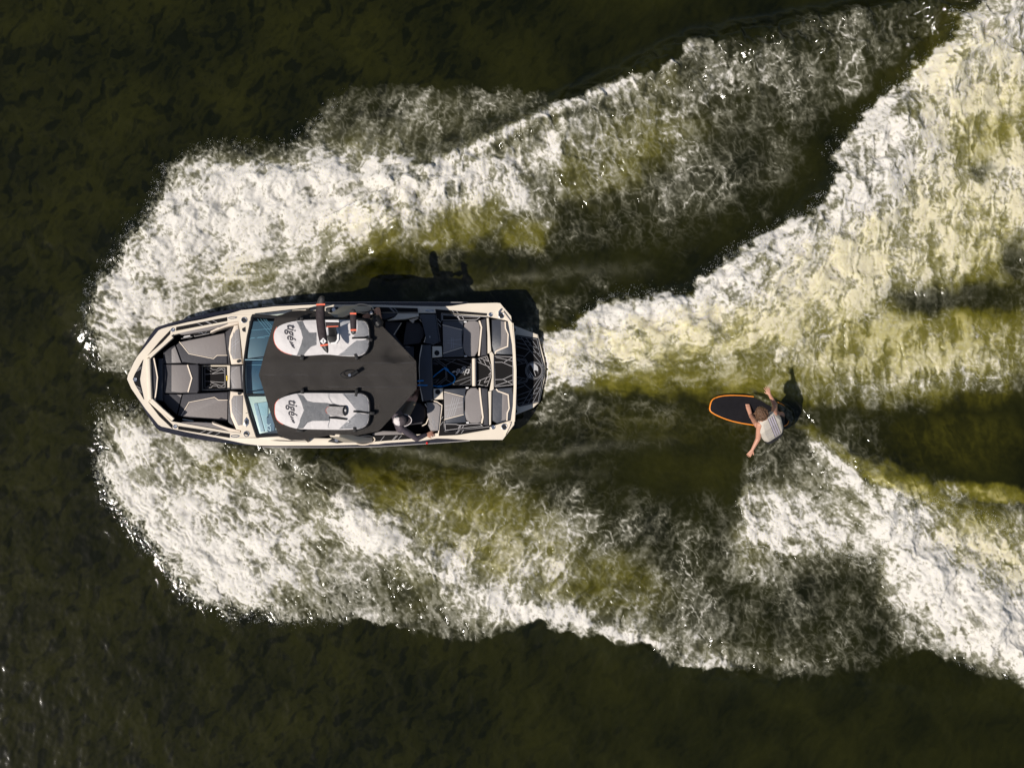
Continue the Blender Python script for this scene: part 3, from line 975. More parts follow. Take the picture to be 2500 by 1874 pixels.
# --- bow lounge
t = slab('bow_bolster', r1([(303, 688), (340, 684), (358, 1094), (320, 1094)]), 0.45, 0.83, M['cream'], boat, bevel=0.03, seg=3)
t = slab('bow_backrest', r1([(344, 684), (374, 684), (405, 872), (385, 1092), (362, 1094)]), 0.35, 0.76, M['vinyl'], boat, bevel=0.02, seg=2)
lines('piping', [r1([(376, 686), (397, 790), (411, 872), (402, 980), (386, 1090)])], 0.028, 0.768, M['piping'], t, th=0.02)
slab('lower_backrest', r1([(416, 690), (462, 690), (462, 1100), (396, 1090), (414, 880)]), 0.28, 0.62, M['navyvinyl'], boat, bevel=0.02)
SZ = 0.56
t = slab('bow_seat', r1([(466, 746), (800, 746), (812, 762), (812, 1000), (795, 1024), (470, 1025)]), 0.28, SZ, M['vinyl'], boat, bevel=0.025, seg=3)
slab('seat_panel', r1([(547, 752), (692, 752), (738, 880), (700, 1012), (640, 1019), (547, 1010)]), SZ - .02, SZ + .008, M['grey'], t, bevel=0.006)
lines('piping', [r1([(700, 752), (742, 880), (706, 1014)])], 0.03, SZ + .014, M['piping'], t, th=0.02)
t = slab('bow_seat', r1([(590, 562), (625, 530), (1060, 442), (1080, 500), (1087, 742), (818, 742), (800, 732), (652, 732)]), 0.28, SZ, M['vinyl'], boat, bevel=0.02, seg=3)
slab('seat_panel', r1([(628, 534), (1056, 449), (1080, 656), (985, 656), (950, 685), (718, 641)]), SZ - .02, SZ + .008, M['grey'], t, bevel=0.006)
lines('piping', [r1([(623, 530), (715, 645), (950, 692), (987, 661), (1083, 660)])], 0.016, SZ + .014, M['piping'], t, th=0.02)
t = slab('corner_seat', r1([(466, 622), (580, 560), (648, 736), (468, 740)]), 0.28, SZ - .01, M['vinyl'], boat, bevel=0.02)
slab('seat_panel', r1([(547, 604), (582, 575), (638, 730), (549, 732)]), SZ - .03, SZ - .002, M['grey2'], t, bevel=0.005)
t = slab('bow_seat', r1([(655, 1034), (1092, 1012), (1090, 1295), (700, 1255), (605, 1242)]), 0.28, SZ, M['vinyl'], boat, bevel=0.02, seg=3)
slab('seat_panel', r1([(722, 1116), (960, 1072), (1000, 1094), (1087, 1095), (1084, 1284), (645, 1240)]), SZ - .02, SZ + .008, M['grey'], t, bevel=0.006)
lines('piping', [r1([(640, 1240), (716, 1112), (960, 1064), (1000, 1090), (1088, 1091)])], 0.016, SZ + .014, M['piping'], t, th=0.02)
t = slab('corner_seat', r1([(470, 1032), (648, 1036), (598, 1232), (505, 1150), (470, 1100)]), 0.28, SZ - .01, M['vinyl'], boat, bevel=0.02)
slab('seat_panel', r1([(600, 1038), (645, 1040), (636, 1066)]), SZ - .03, SZ - .002, M['grey2'], t)
# seat backs against the windscreen
t = slab('seat_back', r1([(1108, 480), (1150, 372), (1195, 362), (1215, 600), (1234, 742), (1122, 748), (1096, 600)]), 0.4, 0.80, M['piping'], boat, bevel=0.025, seg=3)
slab('quilted_panel', r1([(1118, 505), (1165, 418), (1200, 404), (1221, 690), (1140, 698), (1112, 640)]), 0.78, 0.812, M['grey2'], t, bevel=0.012)
lines('stitching', [r1([(1120, 560), (1190, 500)]), r1([(1120, 590), (1205, 520)]), r1([(1135, 690), (1140, 440)]), r1([(1160, 695), (1170, 425)])], 0.008, 0.815, M['baglight'], t)
disc('handle', *at1(1192, 717), 0.03, 0.79, 0.83, M['black'], t)
slab('seat_side', r1([(1062, 438), (1150, 374), (1106, 478), (1094, 600), (1116, 744), (1090, 744), (1084, 500)]), 0.28, 0.66, M['vinyl'], boat, bevel=0.02)
t = slab('seat_back', r1([(1114, 1004), (1246, 1022), (1236, 1388), (1170, 1374), (1116, 1250), (1106, 1100)]), 0.4, 0.80, M['piping'], boat, bevel=0.025, seg=3)
slab('quilted_panel', r1([(1142, 1050), (1236, 1044), (1230, 1330), (1188, 1336), (1128, 1205), (1122, 1090)]), 0.78, 0.812, M['grey2'], t, bevel=0.012)
lines('stitching', [r1([(1130, 1130), (1225, 1230)]), r1([(1130, 1160), (1215, 1260)]), r1([(1150, 1240), (1150, 1060)]), r1([(1180, 1310), (1175, 1060)])], 0.008, 0.815, M['baglight'], t)
disc('handle', *at1(1200, 1026), 0.03, 0.79, 0.83, M['black'], t)
slab('seat_side', r1([(1096, 1010), (1112, 1004), (1104, 1100), (1113, 1250), (1168, 1375), (1092, 1300)]), 0.28, 0.66, M['vinyl'], boat, bevel=0.02)
t = slab('walkthrough_door', r1([(1108, 758), (1226, 754), (1244, 986), (1118, 988)]), 0.35, 0.74, M['vinyl'], boat, bevel=0.02)
slab('quilted_panel', r1([(1124, 768), (1206, 764), (1222, 978), (1134, 978), (1116, 870)]), 0.72, 0.75, M['grey2'], t, bevel=0.012)
lines('stitching', [r1([(1120, 830), (1180, 770)]), r1([(1122, 900), (1170, 975)])], 0.008, 0.754, M['baglight'], t)
lines('door_trim', [r1([(1232, 756), (1232, 880), (1244, 985)])], 0.014, 0.76, M['silver'], t)
# floor hatch
t = slab('floor_panel', r1([(818, 754), (1112, 754), (1108, 992), (816, 1002)]), 0.27, 0.34, M['cream'], boat, up=False, bevel=0.01)
h = slab('floor_hatch', r1([(850, 769), (1080, 769), (1083, 984), (852, 985)]), 0.32, 0.35, M['eva'], t, up=False)
lines('hatch_lines', [r1([(868, 785), (930, 785), (945, 798), (985, 798), (1000, 785), (1062, 785), (1064, 968), (1000, 970), (985, 952), (945, 952), (930, 970), (870, 970), (868, 785)]),
                      r1([(870, 845), (1062, 826)]), r1([(870, 838), (935, 838), (1030, 794), (1062, 815)]), r1([(890, 790), (930, 815)]),
                      r1([(870, 908), (1062, 922)]), r1([(930, 922), (1030, 955), (1062, 935)]), r1([(890, 962), (930, 938)])], 0.014, 0.354, M['line'], h, up=False)
slab('sticker', r1([(1073, 855), (1086, 855), (1086, 903), (1075, 903)]), 0.34, 0.3525, M['yellow'], t, up=False)
# coaming pads and pockets
slab('coaming_pad', r1([(592, 442), (1085, 348), (1078, 372), (905, 418), (800, 436), (640, 462)]), 0.5, 0.775, M['grey'], boat, bevel=0.02)
slab('coaming_cap', r1([(1090, 349), (1188, 334), (1192, 358), (1060, 388), (960, 425), (918, 448), (924, 425), (1000, 388), (1070, 374)]), 0.5, 0.79, M['piping'], boat, bevel=0.012)
slab('coaming_pad', r1([(612, 1312), (1098, 1388), (1085, 1362), (930, 1310), (800, 1305), (650, 1300)]), 0.5, 0.775, M['grey'], boat, bevel=0.02)
slab('coaming_cap', r1([(1100, 1390), (1210, 1404), (1208, 1382), (1080, 1360), (960, 1315), (934, 1300), (945, 1325), (1060, 1370)]), 0.5, 0.79, M['piping'], boat, bevel=0.012)
for (x, y, r_) in ((860, 425, 0.05), (820, 428, 0.03), (880, 1330, 0.05), (818, 1330, 0.035)):
    ring('speaker_ring', *at1(x, y), r_, 0.006, 0.60, M['chrome'], boat)
slab('grab_light', r1([(668, 478), (725, 466), (728, 474), (660, 488)]), 0.5, 0.60, M['white'], boat)
slab('grab_light', r1([(655, 1272), (755, 1288), (752, 1298), (655, 1282)]), 0.5, 0.60, M['dashpanel'], boat)
lines('pocket_trim', [r1([(640, 500), (745, 480)]), r1([(770, 470), (772, 478), (915, 450)])], 0.014, 0.59, M['line'], boat)

# --- windscreen, dash
slab('dashboard', r2([(150, 330), (460, 330), (420, 690), (135, 690)]), 0.55, 0.83, M['dashblue'], boat, up=False, bevel=0.02)
t = slab('console_top', r2([(120, 712), (420, 712), (420, 1040), (128, 1030)]), 0.5, 0.70, M['dashdark'], boat, up=False, bevel=0.02)
lines('dash_lines', [r2([(118, 752), (420, 752)]), r2([(118, 992), (420, 992)])], 0.012, 0.705, M['dashline'], t, up=False)
lines('dash_lines', [r2([(232, 310), (360, 470)]), r2([(262, 310), (390, 470)]), r2([(290, 312), (400, 440)]), r2([(310, 312), (420, 440)]), r2([(160, 420), (400, 400)]), r2([(150, 500), (350, 470)]), r2([(170, 490), (300, 490)])],
      0.010, 0.836, M['dashline'], boat, up=False)
t = slab('helm_dash', r2([(140, 1055), (560, 1050), (560, 1400), (250, 1416)]), 0.5, 0.83, M['cream'], boat, up=False, bevel=0.02)
slab('screen_hood', r2([(195, 1125), (228, 1120), (300, 1395), (262, 1398)]), 0.82, 0.86, M['baglight'], t, up=False, bevel=0.01)
slab('screen_hood', r2([(232, 1120), (330, 1105), (330, 1390), (306, 1394)]), 0.82, 0.855, M['dashpanel'], t, up=False, bevel=0.006)
zx = slab('name_plate', r2([(352, 1210), (395, 1160), (395, 1385), (332, 1400), (318, 1260)]), 0.82, 0.858, M['dashslate'], t, up=False)
text_part('lettering', 'ZX', *at2(342, 1355), 0.861, 0.11, math.pi / 2, M['white'], zx, shear=0, up=False, bold=0.01)
disc('button', *at2(330, 1253), 0.012, 0.85, 0.868, M['black'], zx, up=False)


def glass_pane(name, base_pts, top_pts, zb, zt):
    bm = bmesh.new()
    A = [bm.verts.new(P(*q, zb)) for q in base_pts]
    B = [bm.verts.new(P(*q, zt)) for q in top_pts]
    n = len(A)
    for i in range(n - 1):
        bm.faces.new((A[i], A[i + 1], B[i + 1], B[i]))
    bmesh.ops.solidify(bm, geom=list(bm.faces), thickness=0.008)
    return from_bm(name, bm, M['glass'], boat)


def bar(name, pts, rad, m, parent=boat, seg=8):
    return tube(name, [P(a, c_, z) for a, c_, z in pts], rad, m, parent, seg)


g = glass_pane('windscreen_pane', r2([(196, 285), (150, 480), (118, 695)]), r2([(470, 300), (440, 480), (420, 690)]), 0.86, 1.24)
g = glass_pane('windscreen_pane', r2([(112, 705), (106, 860), (116, 1025)]), r2([(420, 700), (410, 860), (420, 1030)]), 0.86, 1.24)
g = glass_pane('windscreen_pane', r2([(126, 1042), (170, 1240), (232, 1430)]), r2([(420, 1040), (440, 1240), (480, 1410)]), 0.86, 1.24)
bar('windscreen_frame', [(*q, 0.85) for q in r2([(186, 278), (140, 480), (108, 700), (100, 862), (110, 1034), (160, 1240), (226, 1440)])], 0.026, M['black'])
bar('windscreen_frame', [(*at2(186, 278), 0.86), (*at2(420, 292), 1.2)], 0.03, M['black'])
bar('windscreen_frame', [(*at2(226, 1440), 0.86), (*at2(460, 1422), 1.2)], 0.03, M['black'])
bar('windscreen_frame', [(*at2(108, 702), 0.86), (*at2(420, 702), 1.2)], 0.010, M['dashline'])
bar('windscreen_frame', [(*at2(114, 1034), 0.86), (*at2(420, 1036), 1.2)], 0.014, M['black'])
slab('side_window_trim', r2([(230, 265), (520, 228), (700, 215), (700, 226), (540, 245), (400, 283), (235, 276)]), 0.80, 0.83, M['cream'], boat, up=False, bevel=0.008)
lines('trim_line', [r2([(200, 268), (440, 238), (640, 214), (800, 205)])], 0.02, 0.812, M['black'], boat, up=False)
slab('side_window_trim', r2([(240, 1452), (440, 1440), (560, 1480), (700, 1478), (700, 1490), (430, 1472), (250, 1462)]), 0.80, 0.83, M['cream'], boat, up=False, bevel=0.008)
lines('trim_line', [r2([(235, 1466), (440, 1480), (700, 1488)])], 0.02, 0.812, M['black'], boat, up=False)
lines('wiper', [r1([(1262, 1219), (1284, 1209)])], 0.014, 0.84, M['black'], boat)

# --- tower and bimini
bim_out = r2([(245, 850), (285, 690), (340, 500), (400, 300), (425, 284), (560, 230), (640, 226), (885, 232), (930, 262), (975, 292), (1150, 297), (1330, 303), (1435, 380), (1600, 550), (1760, 716), (1765, 850), (1765, 985),
              (1640, 1128), (1440, 1350), (1395, 1392), (1200, 1430), (1080, 1424), (980, 1420), (850, 1446), (700, 1470), (560, 1479), (500, 1458), (430, 1420), (385, 1300), (340, 1160), (300, 1030)])
BH = 2.42


def bim_z(px, py):
    x = (px - 570) * 3.948; y = (py - 700) * 3.948
    z = BH
    if y < 300: z -= 0.16 * ((300 - y) / 75.0) ** 1.0
    if y > 1385: z -= 0.16 * ((y - 1385) / 95.0) ** 1.0
    z -= 0.05 * smooth01((420 - x) / 180)
    # sagging pocket near the aft corner, two bows under the cloth
    tri = math.exp(-(((x - 1560) / 110) ** 2 + ((y - 650) / 75) ** 2) ** 1.5)
    if y < 735: z -= 0.085 * tri
    z -= 0.03 * (1 - math.cos((y - 735) / (960 - 735) * 2 * math.pi)) * 0.12 if 735 < y < 960 else 0
    if y < 735: z -= 0.03 * smooth01((735 - y) / 90)
    if y > 960: z -= 0.02 * smooth01((y - 960) / 90)
    z += 0.006 * math.sin(x / 37 + 1.3 * math.sin(y / 60)) * math.exp(-((y - 845) / 500) ** 2)
    z -= 0.012 * smooth01((x - 1560) / 150)
    return z


pts2 = [Vector((a, c_)) for a, c_ in bim_out]
nb = len(pts2)
edges = [(i, (i + 1) % nb) for i in range(nb)]
for gy in np.arange(752, 1078, 5.0):
    for gx in np.arange(628, 1020, 5.0):
        pts2.append(Vector((gx + 0.01 * gy % 1, gy)))
res = delaunay_2d_cdt(pts2, edges, [], 1, 1e-4)
bm = bmesh.new()
vv = [bm.verts.new(P(q.x, q.y, bim_z(q.x, q.y))) for q in res[0]]
for f in res[2]:
    bm.faces.new([vv[i] for i in f])
bmesh.ops.solidify(bm, geom=list(bm.faces), thickness=0.012)
bim = from_bm('bimini', bm, M['bimini'], boat, angle=50)
def bimlines(nm, pls, w, m):
    bm = bmesh.new()
    for pl in pls:
        dense_ = []
        for (a, c_) in pl: dense_.append((a, c_))
        ribbon_bm(bm, [P(a, c_, bim_z(a, c_) + 0.006) for a, c_ in dense_], w, 0.005)
    return from_bm(nm, bm, m, bim, smooth=False)
def sub(a, c_, n=24): return [(a[0] + (c_[0] - a[0]) * i / n, a[1] + (c_[1] - a[1]) * i / n) for i in range(n + 1)]
bimlines('seam', [sub(at2(290, 850), at2(1762, 850)), sub(at2(560, 738), at2(1750, 732)), sub(at2(900, 962), at2(1760, 962))], 0.005, M['vinyl'])
for ys, sgn in ((0, 1), (1, -1)):
    # main leg: deck foot, canted cream leg, upper hoop under the canvas
    if ys == 0:
        foot, knee, topp = at2(1250, 212), at2(1120, 215), at2(955, 290)
        mid = at2(700, 300)
        pod = r2([(885, 205), (1005, 192), (1012, 232), (985, 252), (890, 246)])
        chp = at2(965, 220)
    else:
        foot, knee, topp = at2(1265, 1478), at2(1130, 1470), at2(975, 1418)
        mid = at2(700, 1390)
        pod = r2([(905, 1492), (960, 1452), (1010, 1455), (1060, 1500), (1000, 1508)])
        chp = at2(993, 1475)
    A = P(*foot, 0.83); Bq = P(*knee, 1.25); Cq = P(*topp, 2.2)
    bm = bmesh.new()
    secs = []
    for q, wx, wy in ((A, 0.15, 0.05), (Bq, 0.13, 0.06), (Cq, 0.09, 0.045)):
        secs.append([bm.verts.new(q + Vector((sx * wx, sy * wy, 0))) for sx, sy in ((-1, -1), (1, -1), (1, 1), (-1, 1))])
    for i in range(2):
        for k in range(4):
            bm.faces.new((secs[i][k], secs[i][(k + 1) % 4], secs[i + 1][(k + 1) % 4], secs[i + 1][k]))
    bm.faces.new(secs[0][::-1]); bm.faces.new(secs[2])
    bmesh.ops.bevel(bm, geom=list(bm.edges), offset=0.012, segments=2, affect='EDGES')
    leg = from_bm('tower_leg', bm, M['cream'], boat)
    ring('leg_socket', *foot, 0.19, 0.012, 0.815, M['piping'], leg, up=False, sx=1.0, sy=0.42, rot=-0.1 * sgn)
    cc = P(*foot, 0.81)
    pl = [(foot[0] + 24 * math.cos(q * math.pi / 8), foot[1] + 10 * math.sin(q * math.pi / 8)) for q in range(16)]
    slab('socket_plate', pl, 0.78, 0.812, M['black'], leg, up=False)
    bar('tower_hoop', [(*topp, 2.2), (*mid, 2.26), (*at2(520, 330 if ys == 0 else 1380), 2.28)], 0.03, M['black'])
    pd = slab('tower_foot', pod, 0.79, 0.87, M['black'], boat, up=False, bevel=0.015)
    disc('hinge_knob', *chp, 0.035, 0.86, 0.905, M['chrome'], pd, up=False, bevel=0.01)
    bar('tower_strut', [(*at2(720, 225 if ys == 0 else 1480), 0.83), (*at2(640, 320 if ys == 0 else 1385), 2.26)], 0.035, M['black'])
for xx in (560, 1000, 1400):
    bar('tower_crossbar', [(*at2(xx, 340), 2.30), (*at2(xx, 850), 2.34), (*at2(xx, 1360), 2.30)], 0.022, M['black'])
# mirror arm on the canopy
ma = ring('mirror_hoop', *at2(1095, 847), 0.115, 0.009, 2.50, M['black'], boat, up=False, sx=1, sy=0.5)
bar('mirror_arm', [(*at2(1110, 850), 2.40), (*at2(1150, 845), 2.52), (*at2(1200, 808), 2.56)], [0.02, 0.03, 0.035], M['black'], ma)
disc('pivot_ball', *at2(1118, 850), 0.025, 2.44, 2.53, M['chrome'], ma, up=False, bevel=0.012)
sp = bar('tower_speaker', [(*at2(1350, 285), 2.44), (*at2(1365, 300), 2.45), (*at2(1410, 365), 2.45), (*at2(1420, 378), 2.44)], [0.045, 0.085, 0.085, 0.05], M['black'], seg=14)
disc('speaker_face', *at2(1328, 245), 0.05, 2.36, 2.44, M['black'], sp, up=False, bevel=0.015)
disc('lens', *at2(1327, 250), 0.025, 2.43, 2.446, M['silver'], sp, up=False)

# --- gunwale pads beside the cockpit
t = slab('traction_pad', r2([(1312, 192), (1775, 207), (1780, 245), (1312, 246)]), 0.80, 0.812, M['eva'], boat, up=False)
lines('pad_stripes', [r2([(1500, 198), (1548, 245)]), r2([(1510, 198), (1558, 245)]), r2([(1545, 200), (1585, 245)])], 0.013, 0.815, M['line'], t, up=False)
t = slab('traction_pad', r2([(1340, 1438), (1760, 1425), (1745, 1462), (1342, 1492)]), 0.80, 0.812, M['eva'], boat, up=False)
lines('pad_stripes', [r2([(1415, 1486), (1455, 1436)]), r2([(1530, 1476), (1570, 1433)]), r2([(1542, 1475), (1582, 1432)]), r2([(1585, 1472), (1622, 1430)])], 0.013, 0.815, M['line'], t, up=False)
slab('coaming_pad', r2([(1440, 252), (1580, 252), (1560, 285), (1450, 312), (1400, 300)]), 0.45, 0.79, M['vinyl'], boat, up=False, bevel=0.012)
slab('coaming_cap', r2([(1582, 255), (1785, 258), (1788, 284), (1640, 310), (1480, 322), (1565, 292)]), 0.45, 0.80, M['piping'], boat, up=False, bevel=0.012)
slab('coaming_pad', r2([(1340, 1412), (1440, 1388), (1580, 1392), (1700, 1422), (1340, 1430)]), 0.45, 0.79, M['grey'], boat, up=False, bevel=0.012)
slab('coaming_cap', r2([(1568, 1386), (1640, 1420), (1720, 1424), (1700, 1412), (1600, 1380)]), 0.45, 0.80, M['piping'], boat, up=False, bevel=0.01)

# --- main cockpit seating
SE = 0.55
t = slab('lounge_seat', r3([(0, 335), (160, 342), (85, 470), (200, 590), (0, 590)]), 0.28, SE, M['vinyl'], boat, up=False, bevel=0.02)
lines('piping', [r3([(158, 346), (85, 462)])], 0.02, SE + .006, M['piping'], t, up=False, th=0.02)
slab('lounge_seat', r3([(205, 335), (330, 340), (375, 400), (378, 470), (340, 545), (175, 562), (185, 460)]), 0.28, SE, M['vinyl'], boat, up=False, bevel=0.03, seg=3)
t = slab('lounge_seat', r3([(100, 570), (280, 575), (280, 720), (0, 720)]), 0.28, SE - 0.05, M['vinyl'], boat, up=False, bevel=0.02)
lines('piping', [r3([(180, 575), (240, 577)])], 0.012, SE - .044, M['line'], t, up=False)
t = slab('lounge_backrest', r3([(330, 262), (488, 262), (528, 528), (452, 556), (376, 540), (406, 452), (388, 372), (332, 312)]), 0.3, 0.82, M['navyvinyl'], boat, up=False, bevel=0.04, seg=3)
lines('piping', [r3([(334, 314), (386, 370), (404, 450), (377, 535)])], 0.022, 0.80, M['piping'], t, up=False, th=0.04)
lines('piping', [r3([(490, 266), (530, 526), (455, 556)])], 0.014, 0.79, M['line'], t, up=False, th=0.04)
slab('emblem', r3([(425, 492), (432, 468), (436, 470), (434, 480), (439, 484), (434, 492), (432, 486)]), 0.81, 0.823, M['silver'], t, up=False)
slab('grab_handle', r3([(228, 318), (318, 292), (322, 306), (275, 325), (278, 342), (262, 346)]), 0.55, 0.70, M['piping'], boat, up=False, bevel=0.01)
t = slab('lounge_backrest', r3([(352, 560), (448, 556), (464, 1098), (366, 1104), (338, 950), (332, 780), (338, 680)]), 0.3, 0.82, M['navyvinyl'], boat, up=False, bevel=0.04, seg=3)
lines('piping', [r3([(356, 562), (338, 660), (331, 780), (338, 950), (364, 1100)])], 0.026, 0.81, M['piping'], t, up=False, th=0.04)
# helm seat
t = slab('helm_seat', r3([(200, 1120), (330, 1110), (385, 1160), (392, 1250), (360, 1320), (240, 1330), (190, 1230)]), 0.28, 0.60, M['vinyl'], boat, up=False, bevel=0.04, seg=3)
t2 = slab('helm_backrest', r3([(395, 1114), (500, 1114), (542, 1152), (518, 1385), (440, 1392), (412, 1330), (430, 1240), (424, 1180)]), 0.4, 0.86, M['grey2'], boat, up=False, bevel=0.04, seg=3)
lines('piping', [r3([(385, 1128), (424, 1190), (420, 1260), (395, 1320), (352, 1342)])], 0.022, 0.84, M['piping'], t2, up=False, th=0.03)
lines('piping', [r3([(470, 1100), (500, 1108), (548, 1140), (545, 1180), (512, 1432)])], 0.022, 0.83, M['piping'], t2, up=False, th=0.03)
lines('stitching', [r3([(450, 1240), (470, 1380)]), r3([(462, 1235), (482, 1375)]), r3([(440, 1260), (505, 1330)]), r3([(438, 1300), (500, 1370)])], 0.006, 0.866, M['baglight'], t2, up=False)
# cup holder blocks
for pts_, hx, hy in (([(456, 572), (548, 572), (551, 672), (455, 682)], 500, 637), ([(466, 982), (556, 977), (562, 1084), (469, 1086)], 508, 1012)):
    t = slab('cup_block', r3(pts_), 0.4, 0.83, M['cream'], boat, up=False, bevel=0.015)
    disc('cup_well', *at3(hx, hy), 0.048, 0.80, 0.834, M['black'], t, up=False)
# aft side tray inlays
t = slab('traction_pad', r3([(484, 216), (980, 257), (980, 278), (545, 252), (540, 262), (548, 560), (490, 562), (534, 528), (492, 262)]), 0.80, 0.814, M['eva'], boat, up=False)
lines('pad_stripes', [r3([(505, 308), (540, 345)]), r3([(510, 350), (540, 385)]), r3([(645, 228), (665, 250)]), r3([(690, 236), (705, 255)])], 0.013, 0.817, M['line'], t, up=False)
t = slab('side_tray', r3([(545, 262), (915, 295), (880, 316), (770, 322), (548, 324)]), 0.7, 0.79, M['eva'], boat, up=False)
lines('tray_lines', [r3([(543, 330), (543, 262), (552, 258), (640, 262), (980, 290)]), r3([(555, 322), (555, 270), (690, 278), (915, 293), (885, 316), (780, 320), (555, 322)]),
                     r3([(690, 276), (715, 315)]), r3([(698, 276), (723, 315)]), r3([(740, 280), (760, 312)])], 0.018, 0.80, M['line'], t, up=False)
t = slab('traction_pad', r3([(516, 1432), (1005, 1358), (1005, 1374), (700, 1428), (520, 1436)] ), 0.80, 0.814, M['eva'], boat, up=False)
slab('pad_flank', r3([(548, 1100), (556, 1100), (562, 1330), (572, 1398), (1005, 1352), (1005, 1358), (516, 1432), (540, 1200), (545, 1150)]), 0.8, 0.8125, M['eva'], t, up=False)
lines('pad_stripes', [r3([(528, 1290), (560, 1250)]), r3([(522, 1345), (560, 1300)]), r3([(680, 1415), (712, 1378)]), r3([(692, 1413), (722, 1378)]), r3([(735, 1408), (758, 1378)])], 0.013, 0.819, M['line'], t, up=False)
t = slab('side_tray', r3([(575, 1325), (760, 1326), (915, 1316), (940, 1340), (580, 1386)]), 0.7, 0.79, M['eva'], boat, up=False)
lines('tray_lines', [r3([(570, 1290), (570, 1385), (582, 1396), (640, 1392), (1005, 1346)]), r3([(580, 1322), (690, 1324), (700, 1330), (770, 1330), (800, 1322), (915, 1318), (938, 1340), (582, 1382), (580, 1322)]),
                     r3([(725, 1330), (700, 1372)]), r3([(735, 1330), (712, 1372)]), r3([(760, 1330), (742, 1364)])], 0.018, 0.80, M['line'], t, up=False)

# --- aft lounge pads
PZ = 0.83
def pad(front, panel, lines1, rear, band, bolster, clips, stitch):
    t = slab('sun_pad', r3(front), 0.4, PZ, M['navyvinyl'], boat, up=False, bevel=0.03, seg=3)
    slab('pad_panel', r3(panel), PZ - .02, PZ + .008, M['grey2'], t, up=False, bevel=0.008)
    lines('piping', [r3(q) for q in lines1], 0.016, PZ + .012, M['piping'], t, up=False, th=0.02)
    if stitch:
        lines('stitching', [r3(q) for q in stitch], 0.009, PZ + .010, M['baglight'], t, up=False)
    t = slab('sun_pad', r3(rear), 0.4, PZ, M['grey'], boat, up=False, bevel=0.02, seg=3, smoothn=1)
    lines('piping', [r3(band)], 0.038, PZ + .006, M['piping'], t, up=False, th=0.05)
    slab('bolster', r3(bolster), 0.4, PZ - .01, M['vinyl'], t, up=False, bevel=0.03, seg=3)
    for q in clips:
        slab('buckle', r3([(q[0] - 14, q[1] - 7), (q[0] + 12, q[1] - 7), (q[0] + 12, q[1] + 6), (q[0] - 14, q[1] + 6)]), PZ - .03, PZ + .02, M['white'], t, up=False, bevel=0.004)
pad([(553, 332), (765, 326), (742, 420), (738, 580), (772, 672), (558, 676)], [(556, 372), (738, 416), (738, 582), (562, 636)], [[(553, 366), (742, 414)], [(560, 642), (745, 584)]],
    [(776, 328), (898, 322), (918, 395), (908, 480), (892, 664), (784, 674), (745, 580), (744, 430)], [(908, 326), (929, 390), (920, 480), (904, 664)],
    [(920, 318), (974, 302), (982, 658), (918, 668), (932, 480), (942, 392)], [(775, 338), (778, 667)],
    [[(600, 520), (735, 505)], [(640, 490), (640, 590)], [(655, 490), (660, 590)], [(600, 540), (735, 560)]])
pad([(568, 984), (790, 975), (758, 1058), (756, 1232), (790, 1305), (578, 1318)], [(568, 1016), (752, 1062), (756, 1228), (572, 1276)], [[(568, 1010), (756, 1058)], [(568, 1280), (758, 1230)]],
    [(800, 975), (902, 972), (918, 1080), (938, 1255), (922, 1315), (795, 1312), (760, 1210), (762, 1090)], [(911, 974), (922, 1090), (943, 1255), (931, 1315)],
    [(924, 972), (990, 980), (1000, 1335), (944, 1335), (956, 1255), (936, 1080)], [(793, 974), (797, 1308)],
    [[(655, 1060), (602, 1255)], [(675, 1062), (622, 1252)], [(696, 1066), (642, 1248)], [(716, 1070), (662, 1244)], [(580, 1150), (750, 1110)], [(580, 1190), (750, 1150)]])
# --- transom seats
for pts_, band, grey_, lipd in (
    ([(1028, 312), (1100, 314), (1218, 338), (1236, 652), (1046, 650), (1032, 560)], [(1157, 336), (1161, 398), (1186, 458), (1181, 574), (1120, 598), (1070, 620), (1060, 646)],
     [(1116, 332), (1150, 336), (1154, 400), (1178, 460), (1174, 568), (1115, 590), (1062, 612), (1064, 604), (1116, 578), (1120, 500)], 0),
    ([(1030, 982), (1232, 968), (1246, 1100), (1236, 1276), (1080, 1316), (1034, 1290)], [(1070, 984), (1090, 1006), (1150, 1026), (1186, 1040), (1196, 1170), (1178, 1215), (1174, 1290)],
     [(1130, 1022), (1180, 1044), (1188, 1168), (1170, 1215), (1166, 1282), (1110, 1290), (1128, 1276), (1128, 1120)], 1)):
    t = slab('transom_seat', r3(pts_), 0.3, 0.78, M['navyvinyl'], boat, up=False, bevel=0.03, seg=3)
    slab('seat_panel', r3(grey_), 0.76, 0.788, M['grey'], t, up=False, bevel=0.005)
    lines('piping', [r3(band)], 0.030, 0.794, M['piping'], t, up=False, th=0.02)
for pts_ in ([(978, 300), (1000, 298), (1008, 420), (1024, 618), (1006, 640), (988, 642), (988, 470)], [(994, 1006), (1026, 1002), (1022, 1328), (1004, 1334), (1002, 1180)]):
    slab('transom_beam', r3(pts_), 0.5, 0.815, M['cream'], boat, up=False, bevel=0.015)
slab('transom_cap', r3([(1238, 350), (1254, 560), (1266, 800), (1266, 960), (1260, 1150), (1252, 1300), (1240, 1300), (1250, 1100), (1252, 960), (1252, 660), (1228, 345)]), 0.6, 0.83, M['cream'], boat, up=False, bevel=0.01)
slab('centre_beam', r3([(1004, 642), (1026, 622), (1048, 650), (1048, 985), (1030, 1000), (1006, 1002), (1030, 870), (1034, 775)]), 0.4, 0.80, M['cream'], boat, up=False, bevel=0.01)
